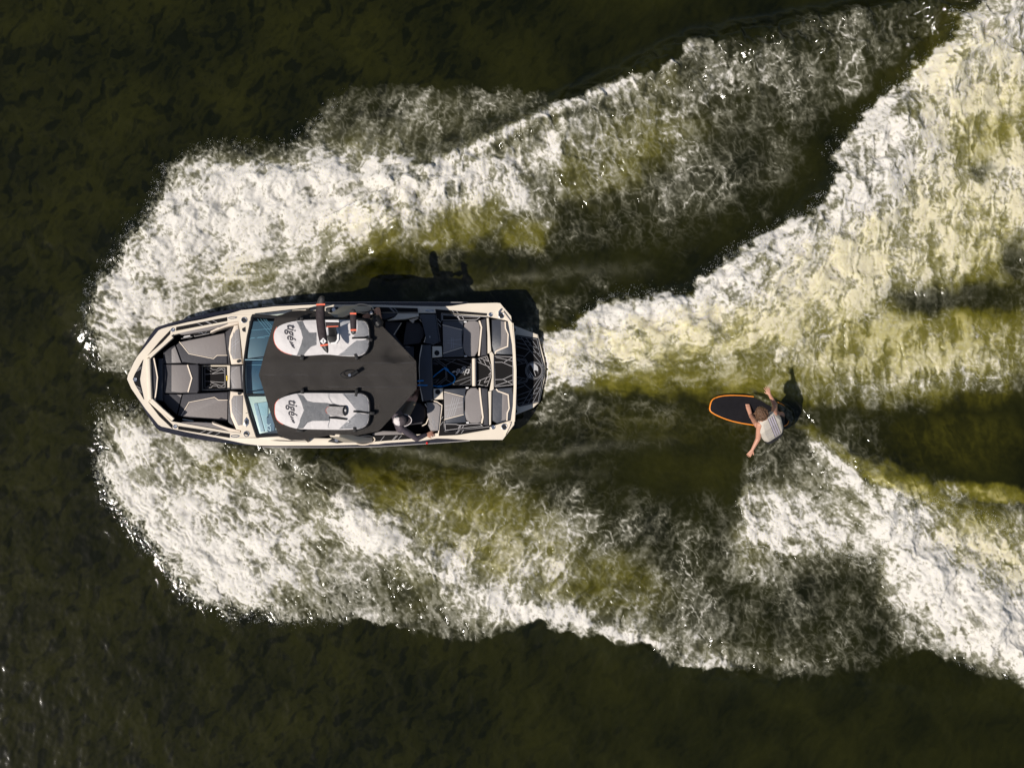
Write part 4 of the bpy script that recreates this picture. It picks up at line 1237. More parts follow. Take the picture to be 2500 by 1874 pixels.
# --- corner decks
for (cx_, cy_, sx_, sy_) in ((1122, 275, 1018, 268), (1150, 1348, 1043, 1352)):
    ringhole(*at3(cx_, cy_), 0.05, 'cup_holder', 0.80)
    ringhole(*at3(sx_, sy_), 0.034, 'stern_light', 0.80, M['chrome'])
slab('corner_fin', r3([(1222, 345), (1140, 235), (1160, 300), (1150, 318)]), 0.80, 0.84, M['piping'], boat, up=False, bevel=0.006)
slab('corner_fin', r3([(1215, 1302), (1190, 1310), (1160, 1430), (1205, 1340)]), 0.80, 0.84, M['piping'], boat, up=False, bevel=0.006)
slab('flag_socket', r3([(1112, 212), (1118, 225), (1092, 262), (1090, 240)]), 0.80, 0.86, M['chrome'], boat, up=False, bevel=0.005)
for (x, y) in ((430, 230),):
    ring('cleat', *at3(x, y), 0.075, 0.008, 0.806, M['chrome'], boat, up=False, sx=1, sy=0.2)
disc('snap', *at3(345, 228), 0.02, 0.79, 0.808, M['piping'], boat, up=False)
disc('side_light', *at3(403, 1506), 0.02, 0.60, 0.66, M['red'], boat, up=False, bevel=0.006)

# --- aft walkway mats
WZ = 0.62
t = slab('walkway_mat', r3([(402, 680), (846, 680), (846, 956), (402, 972)]), 0.28, WZ, M['eva'], boat, up=False)
w_l = [r8(q) for q in ([(600, 165), (1510, 165), (1510, 790), (1200, 810)], [(430, 195), (640, 195), (880, 370), (890, 610), (660, 790)], [(690, 180), (910, 340), (915, 640), (730, 790)],
                       [(430, 150), (425, 400), (470, 420), (490, 450), (455, 490), (490, 540), (480, 590), (430, 600), (430, 770)], [(850, 180), (1500, 375)], [(1150, 165), (1510, 290)], [(890, 310), (1130, 175)],
                       [(1120, 720), (1510, 590)], [(1230, 790), (1510, 660)], [(880, 660), (1100, 790)], [(470, 250), (620, 250), (700, 290), (480, 290)], [(480, 690), (720, 660), (640, 740), (480, 740)], [(470, 300), (470, 390), (520, 420), (530, 470), (500, 500)])]
lines('mat_lines', w_l, 0.016, WZ + .004, M['dimline'], t, up=False)
text_part('lettering', 'tigé', *r8([(1330, 475)])[0], WZ + .004, 0.17, math.pi, M['silver'], t, shear=0.35, up=False, bold=0.012, squash=1.05)
slab('claw_mark', r8([(1030, 490), (1080, 450), (1150, 455), (1110, 470), (1160, 475), (1110, 485), (1080, 500)]), WZ, WZ + .004, M['silver'], t, up=False)
bar('ski_pole', [(*at3(856, 690), 0.78), (*at3(858, 955), 0.78)], 0.035, M['piping'], seg=12)
t = slab('walkway_mat', r3([(875, 688), (990, 658), (1028, 775), (1024, 868), (1000, 968), (875, 955)]), 0.4, 0.70, M['eva'], boat, up=False)
lines('mat_lines', [r8(q) for q in ([(1640, 165), (1900, 95), (2005, 360), (1990, 600), (1900, 830), (1640, 780), (1640, 165)], [(1650, 225), (1990, 370)], [(1700, 165), (1760, 250)], [(1800, 150), (1880, 320)],
                                    [(1850, 130), (1960, 240)], [(1750, 150), (1950, 230)], [(1640, 720), (1995, 575)], [(1700, 790), (1740, 690)], [(1830, 740), (1900, 620)], [(1830, 745), (1960, 690)], [(1940, 560), (2000, 480)], [(1920, 350), (2000, 450)])],
      0.015, 0.704, M['line'], t, up=False)
t = slab('walkway_mat', r3([(1050, 658), (1245, 666), (1245, 950), (1052, 974)]), 0.4, 0.76, M['eva'], boat, up=False)
lines('mat_lines', [r5(q) for q in ([(45, 592), (345, 605), (350, 1055), (55, 1085), (45, 592)], [(50, 690), (170, 690), (340, 760)], [(70, 610), (340, 670)], [(205, 690), (330, 615)],
                                    [(55, 972), (180, 968), (340, 895)], [(70, 1065), (340, 980)], [(195, 970), (335, 1045)])], 0.016, 0.764, M['line'], t, up=False)
# --- swim platform
PLZ = 0.24
pf = slab('swim_platform', plat, 0.12, PLZ, M['cream'], boat, up=False, bevel=0.02)
slab('platform_bracket', r3([(1225, 380), (1262, 400), (1272, 470), (1268, 1130), (1262, 1220), (1225, 1225)]), 0.02, PLZ - 0.03, M['cream'], pf, up=False)
pm = slab('platform_mat', r5([(392, 262), (410, 246), (510, 262), (748, 302), (806, 560), (872, 820), (820, 1080), (772, 1338), (450, 1410), (418, 1382), (404, 1040), (396, 640)]), PLZ, PLZ + 0.014, M['eva'], pf, up=False)
PLM = PLZ + 0.018
lines('mat_lines', [r5(q) for q in ([(400, 270), (510, 280), (735, 320), (790, 570), (855, 820), (800, 1080), (758, 1325), (450, 1392)],
                                    [(480, 285), (620, 490), (740, 640), (860, 790)], [(625, 505), (520, 615)], [(400, 370), (560, 408)], [(400, 430), (600, 490)], [(400, 300), (500, 320)],
                                    [(560, 295), (700, 500), (810, 625)], [(640, 310), (790, 520)], [(540, 345), (640, 375)], [(600, 410), (760, 465)], [(660, 515), (800, 560)],
                                    [(500, 1380), (640, 1150), (740, 1000), (850, 870)], [(640, 1140), (525, 1040)], [(418, 1300), (580, 1250)], [(416, 1230), (620, 1155)], [(420, 1365), (520, 1335)],
                                    [(590, 1360), (700, 1150), (830, 920)], [(670, 1340), (800, 1090)], [(570, 1310), (680, 1265)], [(620, 1225), (750, 1180)], [(690, 1140), (800, 1090)], [(400, 570), (520, 590)], [(410, 1110), (530, 1070)])],
      0.018, PLM, M['dimline'], pm, up=False)
lines('mat_lines', [r5(q) for q in ([(398, 622), (555, 645), (605, 745), (605, 925), (570, 1010), (412, 1045)], [(398, 642), (545, 665), (585, 750), (585, 920), (560, 990), (410, 1025)], [(405, 735), (550, 700)], [(410, 650), (500, 700)], [(410, 930), (550, 955)], [(410, 1015), (500, 960)])],
      0.016, PLM + .002, M['dimline'], pm, up=False)
em = ring('round_emblem', *r5([(690, 825)])[0], 0.165, 0.007, PLM, M['dimline'], pm, up=False)
ring('emblem_ring', *r5([(690, 825)])[0], 0.145, 0.004, PLM, M['line'], em, up=False)
for q in ([(612, 722), (650, 708), (700, 715), (745, 755), (758, 810), (750, 838), (720, 818), (695, 825), (670, 800), (645, 740)],
          [(660, 770), (678, 800), (718, 905), (715, 915)], [(612, 815), (655, 880), (690, 935), (680, 940), (640, 880)], [(612, 860), (650, 935), (640, 938), (615, 900)], [(612, 918), (630, 940), (612, 935)],
          [(752, 845), (758, 830), (752, 880)]):
    slab('emblem_blade', r5(q), PLZ + .012, PLM, M['silver'], em, up=False)
for q in ((1242, 415), (1256, 1200)):
    disc('platform_knob', *at3(*q), 0.035, 0.3, 0.45, M['black'], pf, up=False, bevel=0.01)

# --- tow rope lying over the seat back and the mat
rp = [(*r8([q])[0], z) for q, z in (((195, 705), 0.84), ((265, 695), 0.835), ((380, 690), 0.80), ((490, 672), 0.66), ((560, 620), 0.635), ((650, 535), 0.635), ((740, 470), 0.635), ((810, 415), 0.635), ((860, 380), 0.64), ((900, 410), 0.645), ((935, 440), 0.65))]
rp2 = [(*r8([q])[0], z) for q, z in (((935, 440), 0.65), ((990, 500), 0.637), ((1060, 550), 0.637), ((1110, 600), 0.637), ((1115, 670), 0.637), ((1080, 740), 0.637), ((980, 785), 0.637), ((860, 825), 0.637), ((760, 838), 0.64), ((690, 838), 0.645),
                                      ((640, 830), 0.66), ((560, 815), 0.66), ((470, 805), 0.80), ((380, 808), 0.83), ((260, 800), 0.84), ((200, 806), 0.84))]
rope = empty('tow_rope', tuple(P(*r8([(800, 600)])[0], WZ + .006)), 'bright blue tow rope looped across the black walkway mat behind the cockpit', 'rope')
tube('cord', [P(*q) for q in chaikin(rp, 2, False)], 0.012, M['rope'], rope)
tube('cord', [P(*q) for q in chaikin(rp2, 2, False)], 0.012, M['rope'], rope)
tube('knot', [P(*r8([q])[0], 0.655) for q in ((850, 375), (890, 400), (920, 425), (940, 450))], 0.024, M['rope'], rope)
tube('knot', [P(*r8([q])[0], 0.65) for q in ((680, 840), (730, 835), (790, 835))], 0.022, M['rope'], rope)

# ------------------------------------------------------------------ bagged boards strapped on the canopy
def domed(name, pts, zb, zt, m, parent, dome=0.03, grid=4.0, wr=0.004, seed=0.0, inset=10.0):
    """cloth-covered board: outline with a softly crowned, creased top"""
    pts = chaikin(pts, 1)
    p2 = [Vector(q) for q in pts]
    n = len(p2)
    ed = [(i, (i + 1) % n) for i in range(n)]
    xs_ = [q.x for q in p2]; ys_ = [q.y for q in p2]
    for gx in np.arange(min(xs_), max(xs_), grid):
        for gy in np.arange(min(ys_), max(ys_), grid):
            p2.append(Vector((gx + 0.3, gy + 0.2)))
    r_ = delaunay_2d_cdt(p2, ed, [], 1, 1e-4)
    A = np.array([(q.x, q.y) for q in r_[0]], np.float32)
    sd = np.maximum(poly_sd(A[:, 0], A[:, 1], pts), 0)
    dm = dome * (1 - np.exp(-(sd / inset) ** 1.2)) + wr * fbm(A[:, 0] / 22 + seed, A[:, 1] / 12 + seed, 3, 3) * np.minimum(1, sd / 6)
    bm = bmesh.new()
    vt = [bm.verts.new(P(a, c_, zt + d)) for (a, c_), d in zip(A, dm)]
    vb_ = {}
    for f in r_[2]:
        bm.faces.new([vt[i] for i in f])
    bm.edges.ensure_lookup_table()
    be = [e for e in bm.edges if e.is_boundary]
    ex = bmesh.ops.extrude_edge_only(bm, edges=be)
    nvs = [g_ for g_ in ex['geom'] if isinstance(g_, bmesh.types.BMVert)]
    for v in nvs: v.co.z = zb
    ne = [g_ for g_ in ex['geom'] if isinstance(g_, bmesh.types.BMEdge) and g_.is_boundary]
    bmesh.ops.contextual_create(bm, geom=ne)
    return from_bm(name, bm, m, parent, angle=60)


def panel_on(name, pts, zt, m, parent, outline, dome=0.03, wr=0.004, seed=0.0, lift=0.003, grid=4.0, inset=10.0):
    outline = chaikin(outline, 1)
    p2 = [Vector(q) for q in pts]
    n = len(p2)
    ed = [(i, (i + 1) % n) for i in range(n)]
    xs_ = [q.x for q in p2]; ys_ = [q.y for q in p2]
    for gx in np.arange(min(xs_), max(xs_), grid):
        for gy in np.arange(min(ys_), max(ys_), grid):
            p2.append(Vector((gx + 0.3, gy + 0.2)))
    r_ = delaunay_2d_cdt(p2, ed, [], 1, 1e-4)
    A = np.array([(q.x, q.y) for q in r_[0]], np.float32)
    sd = np.maximum(poly_sd(A[:, 0], A[:, 1], outline), 0)
    dm = dome * (1 - np.exp(-(sd / inset) ** 1.2)) + wr * fbm(A[:, 0] / 22 + seed, A[:, 1] / 12 + seed, 3, 3) * np.minimum(1, sd / 6)
    bm = bmesh.new()
    vt = [bm.verts.new(P(a, c_, zt + d + lift)) for (a, c_), d in zip(A, dm)]
    for f in r_[2]:
        bm.faces.new([vt[i] for i in f])
    bmesh.ops.solidify(bm, geom=list(bm.faces), thickness=0.004)
    return from_bm(name, bm, m, parent, angle=60)


def straps(parent, spots, zt):
    for (x, y, w_, h_, an) in spots:
        a, c_ = at2(x, y)
        q = []
        for sx, sy in ((-1, -1), (1, -1), (1, 1), (-1, 1)):
            dx, dy = sx * w_ / 7.9, sy * h_ / 7.9
            q.append((a + dx * math.cos(an) - dy * math.sin(an), c_ + dx * math.sin(an) + dy * math.cos(an)))
        slab('strap_buckle', q, BH - 0.02, zt, M['black'], parent, up=False, bevel=0.006)


BT = BH + 0.08
# upper bag: foil board
o1 = r2([(388, 500), (392, 440), (420, 388), (500, 350), (600, 328), (720, 320), (1000, 318), (1235, 320), (1290, 350), (1310, 420), (1308, 560), (1282, 632), (1230, 664), (1150, 672), (1020, 664), (900, 650), (760, 660), (650, 668), (560, 655), (470, 625), (410, 570)])
bag1 = empty('bagged_foil_board', tuple(P(*at2(850, 495), BH)), 'pale grey bagged foil board with dark covered hydrofoil, strapped on bimini', 'surfboard', 'boards strapped on the bimini')
b1 = domed('board_bag', o1, BH - 0.01, BT, M['bag'], bag1, seed=1.0)
panel_on('grey_panel', r2([(608, 334), (668, 330), (700, 400), (730, 440), (800, 440), (800, 560), (745, 578), (700, 625), (675, 662), (610, 660), (650, 560), (668, 490), (650, 420)]), BT, M['baggrey'], b1, o1, seed=1.0)
panel_on('tail_panel', r2([(1010, 660), (1180, 520), (1300, 505), (1300, 580), (1275, 628), (1225, 658), (1150, 666)]), BT, M['baglight'], b1, o1, seed=1.0)
panel_on('tail_panel', r2([(1190, 326), (1235, 326), (1285, 355), (1300, 420), (1300, 488), (1150, 490), (1195, 420)]), BT, M['baglight'], b1, o1, seed=1.0)
def edge_strip(parent, pl, zt, m, r_=0.012):
    tube('zip_edge', [P(a, c_, zt) for a, c_ in chaikin(pl, 1, False)], r_, m, parent)
edge_strip(b1, r2([(1200, 318), (1260, 324), (1295, 352), (1313, 420), (1311, 560), (1285, 635), (1235, 668)]), BT - .01, M['black'], 0.018)
edge_strip(b1, r2([(620, 322), (720, 316), (1000, 314), (1200, 316)]), BT - .01, M['black'], 0.012)
edge_strip(b1, r2([(560, 655), (470, 628), (408, 570), (385, 500), (390, 440), (418, 386)]), BT - .01, M['orange'], 0.0045)
text_part('lettering', 'tigé', *at2(556, 434), BT + 0.036, 0.225, -math.pi / 2, M['print'], b1, shear=0.3, up=False, bold=0.010, squash=0.84)
for q in ([(535, 520), (575, 540), (572, 548), (540, 534)], [(545, 540), (582, 560), (580, 572), (552, 556)], [(556, 560), (590, 584), (586, 594), (562, 574)]):
    slab('claw_mark', r2(q), BT + .02, BT + 0.036, M['print'], b1, up=False)
panel_on('strap', r2([(1142, 485), (1190, 484), (1300, 470), (1302, 500), (1190, 500), (1142, 502)]), BT, M['black'], b1, o1, seed=1.0, lift=0.008)
straps(b1, [(655, 310, 32, 34, 0), (615, 312, 24, 20, 0), (660, 680, 36, 44, 0.2), (1182, 672, 28, 60, -0.35), (1322, 510, 34, 28, 0.3), (1300, 500, 40, 24, 0.1)], BT + 0.02)
# hydrofoil: mast up out of the bag, fuselage, front wing, stabiliser
FZ = 3.02
mb = slab('mast_base', chaikin(r2([(905, 405), (990, 395), (1010, 430), (1010, 520), (990, 545), (930, 548), (900, 500)]), 1), BT + .01, BT + 0.05, M['black'], bag1, up=False, bevel=0.01)
lines('base_trim', [r2([(960, 392), (995, 400), (1008, 440), (1006, 510), (985, 540), (940, 545)])], 0.03, BT + 0.066, M['white'], mb, up=False, th=0.03)
slab('base_plate', r2([(905, 410), (955, 402), (945, 440), (925, 462), (895, 466)]), BT + .04, BT + 0.072, M['baglight'], mb, up=False)
bm = bmesh.new()
mA, mB = P(*at2(955, 475), BT + .04), P(*at2(950, 362), FZ)
sec = []
for q in (mA, mB):
    sec.append([bm.verts.new(q + Vector((0.07 * math.cos(t_), 0.014 * math.sin(t_), 0))) for t_ in [k * math.pi / 6 for k in range(12)]])
for k in range(12):
    bm.faces.new((sec[0][k], sec[0][(k + 1) % 12], sec[1][(k + 1) % 12], sec[1][k]))
bm.faces.new(sec[0][::-1]); bm.faces.new(sec[1])
from_bm('mast', bm, M['black'], bag1)
fu = slab('fuselage', r2([(885, 338), (1022, 336), (1024, 388), (890, 390)]), FZ - .05, FZ + .02, M['foil'], bag1, up=False, bevel=0.012)
slab('fuselage_strip', r2([(890, 322), (1015, 330), (1018, 340), (890, 338)]), FZ - .03, FZ + .022, M['white'], fu, up=False)
slab('orange_piping', r2([(898, 380), (1010, 376), (1010, 384), (898, 389)]), FZ, FZ + .024, M['orange'], fu, up=False)
slab('tail_boom', r2([(1022, 352), (1060, 330), (1135, 322), (1135, 342), (1070, 360), (1026, 386)]), FZ - .04, FZ + .0, M['baggrey'], fu, up=False, bevel=0.006)


def wing(name, pts, z, th_, m, tipm, bands, tips, parent):
    """lens-section wing cover"""
    pts = chaikin(pts, 2)
    p2 = [Vector(q) for q in pts]
    n = len(p2)
    ed = [(i, (i + 1) % n) for i in range(n)]
    xs_ = [q.x for q in p2]; ys_ = [q.y for q in p2]
    for gx in np.arange(min(xs_), max(xs_), 2.5):
        for gy in np.arange(min(ys_), max(ys_), 2.5):
            p2.append(Vector((gx + 0.2, gy + 0.1)))
    r_ = delaunay_2d_cdt(p2, ed, [], 1, 1e-4)
    A = np.array([(q.x, q.y) for q in r_[0]], np.float32)
    sd = np.maximum(poly_sd(A[:, 0], A[:, 1], pts), 0)
    dz = th_ * np.sqrt(np.clip(1 - (1 - np.minimum(sd / 9, 1)) ** 2, 0, 1)) + 0.006 * fbm(A[:, 0] / 12, A[:, 1] / 7, 2, 1) * np.minimum(1, sd / 3)
    bm = bmesh.new()
    vt = [bm.verts.new(P(a, c_, z + d)) for (a, c_), d in zip(A, dz)]
    vb_ = [bm.verts.new((v.co.x, v.co.y, z - 0.5 * d - 0.004)) for v, d in zip(vt, dz)]
    fs = []
    for f in r_[2]:
        cy_ = sum(A[i][1] for i in f) / len(f)
        yy = (cy_ - 700) * 3.948
        F1 = bm.faces.new([vt[i] for i in f]); F2 = bm.faces.new([vb_[i] for i in f][::-1])
        for F in (F1, F2):
            F.material_index = 1 if (yy < tips[0] or yy > tips[1]) else 0
    bm.edges.ensure_lookup_table()
    for i in range(n):
        j = (i + 1) % n
        try: bm.faces.new((vt[j], vt[i], vb_[i], vb_[j]))
        except Exception: pass
    w_ = from_bm(name, bm, [m, tipm], parent, angle=60)
    for bd in bands:
        p3 = [P(a, c_, z + th_ + 0.006) for a, c_ in r2(bd)]
        bm = bmesh.new(); ribbon_bm(bm, p3, 0.028, 0.03)
        from_bm('orange_band', bm, M['orange'], w_, smooth=False)
    return w_


wf = wing('front_wing', r2([(850, 86), (868, 90), (882, 112), (881, 180), (880, 300), (888, 380), (898, 450), (908, 520), (917, 600), (914, 642), (896, 632), (868, 606), (840, 566), (818, 490), (802, 390), (792, 280), (795, 190), (812, 126), (832, 92)]),
          FZ + .01, 0.05, M['foil'], M['foiltip'], [[(797, 173), (840, 170), (882, 170)], [(836, 566), (870, 562), (910, 556)]], (172, 562), bag1)
dm_ = slab('white_diamond', r2([(865, 491), (896, 524), (866, 553), (832, 524)]), FZ + .05, FZ + .068, M['white'], wf, up=False)
for q in ([(856, 512), (872, 506), (872, 514), (860, 520)], [(858, 524), (870, 520), (874, 530), (862, 532)], [(862, 534), (870, 534), (866, 542)]):
    slab('mark', r2(q), FZ + .06, FZ + .071, M['print'], dm_, up=False)
wing('rear_wing', r2([(1140, 214), (1165, 214), (1182, 232), (1186, 300), (1186, 400), (1182, 440), (1166, 462), (1146, 460), (1130, 440), (1126, 380), (1122, 300), (1122, 236)]),
     FZ, 0.035, M['foil'], M['foiltip'], [[(1123, 258), (1183, 258)], [(1127, 417), (1185, 416)]], (258, 417), bag1)
# lower bag
o2 = r2([(398, 1180), (404, 1120), (440, 1080), (540, 1040), (620, 1024), (760, 1022), (1000, 1025), (1230, 1025), (1285, 1055), (1310, 1110), (1310, 1260), (1290, 1332), (1230, 1370), (1050, 1377), (900, 1376), (740, 1372), (620, 1370), (520, 1342), (430, 1296), (402, 1240)])
bag2 = empty('bagged_surfboard', tuple(P(*at2(855, 1200), BH)), 'pale grey bagged surfboard with black straps, no foil, on bimini', 'surfboard', 'boards strapped on the bimini')
b2 = domed('board_bag', o2, BH - 0.02, BT, M['bag'], bag2, seed=5.0)
panel_on('grey_panel', r2([(612, 1030), (672, 1046), (712, 1098), (770, 1112), (900, 1118), (930, 1126), (930, 1290), (760, 1292), (712, 1310), (672, 1364), (612, 1366), (645, 1270), (678, 1190), (650, 1100)]), BT, M['baggrey'], b2, o2, seed=5.0)
panel_on('tail_panel', r2([(1046, 1030), (1230, 1030), (1280, 1060), (1302, 1110), (1302, 1210), (1190, 1196), (1110, 1090)]), BT, M['baglight'], b2, o2, seed=5.0)
panel_on('tail_panel', r2([(1190, 1212), (1302, 1218), (1302, 1258), (1284, 1328), (1228, 1364), (1015, 1370), (1080, 1310)]), BT, M['baglight'], b2, o2, seed=5.0)
p_ = panel_on('pocket', chaikin(r2([(888, 1190), (905, 1160), (945, 1142), (1060, 1140), (1075, 1160), (1072, 1230), (1040, 1248), (940, 1245), (900, 1220)]), 1), BT, M['bag'], b2, o2, seed=5.0, lift=0.014)
lines('pocket_seam', [r2([(905, 1224), (888, 1196), (892, 1176), (915, 1152)])], 0.007, BT + .052, M['orange'], p_, up=False)
for q in ([(922, 1132), (960, 1130), (1030, 1145), (1085, 1143), (1085, 1152), (1030, 1156), (925, 1150)], [(920, 1252), (990, 1250), (1095, 1268), (1095, 1284), (985, 1272), (920, 1268)], [(1155, 1192), (1200, 1192), (1305, 1206), (1305, 1222), (1200, 1212), (1155, 1208)]):
    panel_on('strap', r2(q), BT, M['black'], b2, o2, seed=5.0, lift=0.020)
hd = ring('handle', *at2(1075, 1195), 0.06, 0.014, BT + .06, M['black'], b2, up=False, sx=0.5, sy=1.2)
disc('handle_grip', *at2(1078, 1190), 0.018, BT + .03, BT + .07, M['silver'], hd, up=False)
lines('seam', [r2([(908, 1030), (918, 1075), (950, 1118), (1000, 1138)]), r2([(912, 1372), (908, 1340), (925, 1290)]), r2([(1050, 1030), (1110, 1092), (1188, 1192)])], 0.007, BT + 0.037, M['baggrey'], b2, up=False)
edge_strip(b2, r2([(1180, 1021), (1240, 1024), (1290, 1052), (1314, 1110), (1314, 1260), (1294, 1334), (1232, 1374), (1150, 1380)]), BT - .01, M['black'], 0.018)
edge_strip(b2, r2([(500, 1050), (620, 1020), (760, 1018), (1000, 1021), (1180, 1021)]), BT - .01, M['black'], 0.014)
edge_strip(b2, r2([(480, 1326), (428, 1296), (400, 1240), (395, 1180), (402, 1120), (438, 1082)]), BT - .01, M['orange'], 0.0045)
text_part('lettering', 'tigé', *at2(568, 1160), BT + 0.036, 0.225, -math.pi / 2, M['print'], b2, shear=0.3, up=False, bold=0.010, squash=0.84)
for q in ([(542, 1240), (578, 1262), (574, 1270), (546, 1254)], [(550, 1264), (582, 1284), (580, 1294), (556, 1278)], [(560, 1288), (590, 1304), (584, 1316), (566, 1300)]):
    slab('claw_mark', r2(q), BT + .02, BT + 0.036, M['print'], b2, up=False)
straps(b2, [(662, 1006, 30, 48, 0), (1183, 1020, 28, 70, 0.15), (640, 1386, 60, 22, 0), (1168, 1372, 30, 46, 0), (1338, 1218, 44, 28, 0.1)], BT + 0.02)
disc('grommet', *at2(1106, 1300), 0.012, BT + .02, BT + .04, M['white'], b2, up=False)

# ------------------------------------------------------------------ surfboard under the rider
sb = empty('surfboard', tuple(P(1815, 970, BZ)), 'black surfboard with orange rail under the wakesurfer, tail awash', 'surfboard')


def shrink(pts, d):
    cx_ = sum(q[0] for q in pts) / len(pts); cy_ = sum(q[1] for q in pts) / len(pts)
    out = []
    n = len(pts)
    for i in range(n):
        a, c_, e = pts[i - 1], pts[i], pts[(i + 1) % n]
        tx, ty = e[0] - a[0], e[1] - a[1]
        ln = math.hypot(tx, ty)
        nx_, ny_ = -ty / ln, tx / ln
        if nx_ * (cx_ - c_[0]) + ny_ * (cy_ - c_[1]) < 0: nx_, ny_ = -nx_, -ny_
        out.append((c_[0] + nx_ * d, c_[1] + ny_ * d))
    return out


bsm = chaikin(board, 1)
slab('rail', bsm, BZ - 0.07, BZ - 0.006, M['boardorange'], sb, up=False, bevel=0.02, seg=3)
slab('deck_pad', shrink(bsm, 2.4), BZ - 0.02, BZ, M['deckpad'], sb, up=False, bevel=0.004)


# ------------------------------------------------------------------ people
def V3(q): return Vector(q)


def hull_bm(bm, spheres, seg=2):
    tmp = bmesh.new()
    for p, r in spheres:
        ret = bmesh.ops.create_icosphere(tmp, subdivisions=seg, radius=r)
        bmesh.ops.translate(tmp, verts=ret['verts'], vec=p)
    ch = bmesh.ops.convex_hull(tmp, input=tmp.verts)
    junk = [g_ for g_ in ch['geom_interior'] if isinstance(g_, bmesh.types.BMVert)]
    if junk: bmesh.ops.delete(tmp, geom=list(set(junk)), context='VERTS')
    mm = bpy.data.meshes.new('t'); tmp.to_mesh(mm); tmp.free()
    bm.from_mesh(mm); bpy.data.meshes.remove(mm)


def fleshed(name, prims, voxel, m, parent, smooth_it=6):
    """one continuous skin grown over a set of tapered volumes"""
    bm = bmesh.new()
    for sp_ in prims: hull_bm(bm, sp_)
    mm = bpy.data.meshes.new(name + '_src'); bm.to_mesh(mm); bm.free()
    o = bpy.data.objects.new(name + '_src', mm); COL.objects.link(o)
    r_ = o.modifiers.new('r', 'REMESH'); r_.mode = 'VOXEL'; r_.voxel_size = voxel
    s_ = o.modifiers.new('s', 'SMOOTH'); s_.iterations = smooth_it; s_.factor = 0.5
    dg = bpy.context.evaluated_depsgraph_get(); dg.update()
    me_ = bpy.data.meshes.new_from_object(o.evaluated_get(dg))
    bpy.data.objects.remove(o); bpy.data.meshes.remove(mm)
    me_.name = name
    me_.materials.clear()
    return mesh_obj(name, me_, m, parent, angle=80)


def hand(wrist, d, up, side, open_=1.0, s=1.0):
    """palm, four unequal bent fingers and a thumb leaving the side of the palm"""
    d = d.normalized(); up = (up - d * up.dot(d)).normalized(); w = d.cross(up) * side
    pr = []
    pc = wrist + d * 0.05 * s
    pr.append([(wrist, .026 * s), (wrist + d * .085 * s + w * .030 * s, .013 * s), (wrist + d * .085 * s - w * .030 * s, .013 * s), (wrist + d * .02 * s + w * .02 * s, .018 * s)])
    for k, (o_, ln) in enumerate(((.033, .072), (.011, .082), (-.011, .076), (-.032, .058))):
        fd = (d + w * (o_ * 7 * open_)).normalized()
        b0 = wrist + d * .085 * s + w * o_ * s
        b1_ = b0 + (fd * ln * .5 - up * .004) * s
        b2_ = b1_ + (fd * ln * .45 - up * .020) * s
        pr.append([(b0, .0105 * s), (b1_, .0095 * s)]); pr.append([(b1_, .0095 * s), (b2_, .008 * s)])
    t0 = wrist + d * .025 * s + w * .028 * s
    t1 = t0 + (d * .030 + w * .030 - up * .004) * s
    t2 = t1 + (d * .030 + w * .012 - up * .006) * s
    pr.append([(t0, .014 * s), (t1, .0115 * s)]); pr.append([(t1, .0115 * s), (t2, .009 * s)])
    return pr


def head_prims(c_, fwd, up):
    fwd = fwd.normalized(); up = (up - fwd * up.dot(fwd)).normalized(); rt = fwd.cross(up)
    return [[(c_ + up * .035, .088), (c_ + up * .03 - fwd * .03, .088), (c_ - up * .075 + fwd * .045, .045)],
            [(c_ + fwd * .088 - up * .005, .012), (c_ + fwd * .112 - up * .035, .014)],
            [(c_ + fwd * .085 - up * .075 + rt * .015, .012), (c_ + fwd * .085 - up * .075 - rt * .015, .012)],
            [(c_ + rt * .088 + up * .01, .016), (c_ + rt * .090 - up * .035, .013)], [(c_ - rt * .088 + up * .01, .016), (c_ - rt * .090 - up * .035, .013)]]


def face_parts(c_, fwd, up, parent):
    fwd = fwd.normalized(); up = (up - fwd * up.dot(fwd)).normalized(); rt = fwd.cross(up)
    for s_ in (-1, 1):
        bm = bmesh.new()
        bmesh.ops.create_icosphere(bm, subdivisions=2, radius=0.012)
        bmesh.ops.translate(bm, verts=bm.verts, vec=c_ + fwd * .082 + up * .008 + rt * .032 * s_)
        from_bm('eye', bm, M['print'], parent)
    bm = bmesh.new()
    hull_bm(bm, [(c_ + fwd * .096 - up * .078 + rt * .018, .005), (c_ + fwd * .096 - up * .078 - rt * .018, .005)])
    from_bm('mouth', bm, M['orange'], parent)


# --- the surfer, crouched on the board and leaning towards the top of the picture
q = P
shL = P(1855, 1036, 1.16); shR = P(1890, 1010, 1.14)
neck = P(1868, 1019, 1.24); headc = P(1856, 1006, 1.36)
hipL = P(1878, 1070, 0.74); hipR = P(1898, 1056, 0.73)
chestL = P(1862, 1046, 1.06); chestR = P(1893, 1024, 1.05)
waistL = P(1871, 1062, 0.90); waistR = P(1899, 1044, 0.89)
kneeL = P(1848, 1036, 0.58); ankL = P(1833, 1013, BZ + 0.085); toeL = P(1825, 987, BZ + 0.028)
kneeR = P(1908, 1012, 0.56); ankR = P(1905, 1026, BZ + 0.085); toeR = P(1898, 1004, BZ + 0.028)
elL = P(1851, 1070, 0.96); wrL = P(1837, 1097, 0.92)
elR = P(1892, 988, 0.98); wrR = P(1879, 963, 1.10)
surfer = empty('person', tuple(P(1860, 1010, BZ)), 'person wakesurfing in an oatmeal vest, arms spread on the black board', 'person', 'people on the lake')
fw = (P(1846, 990, 1.22) - headc)
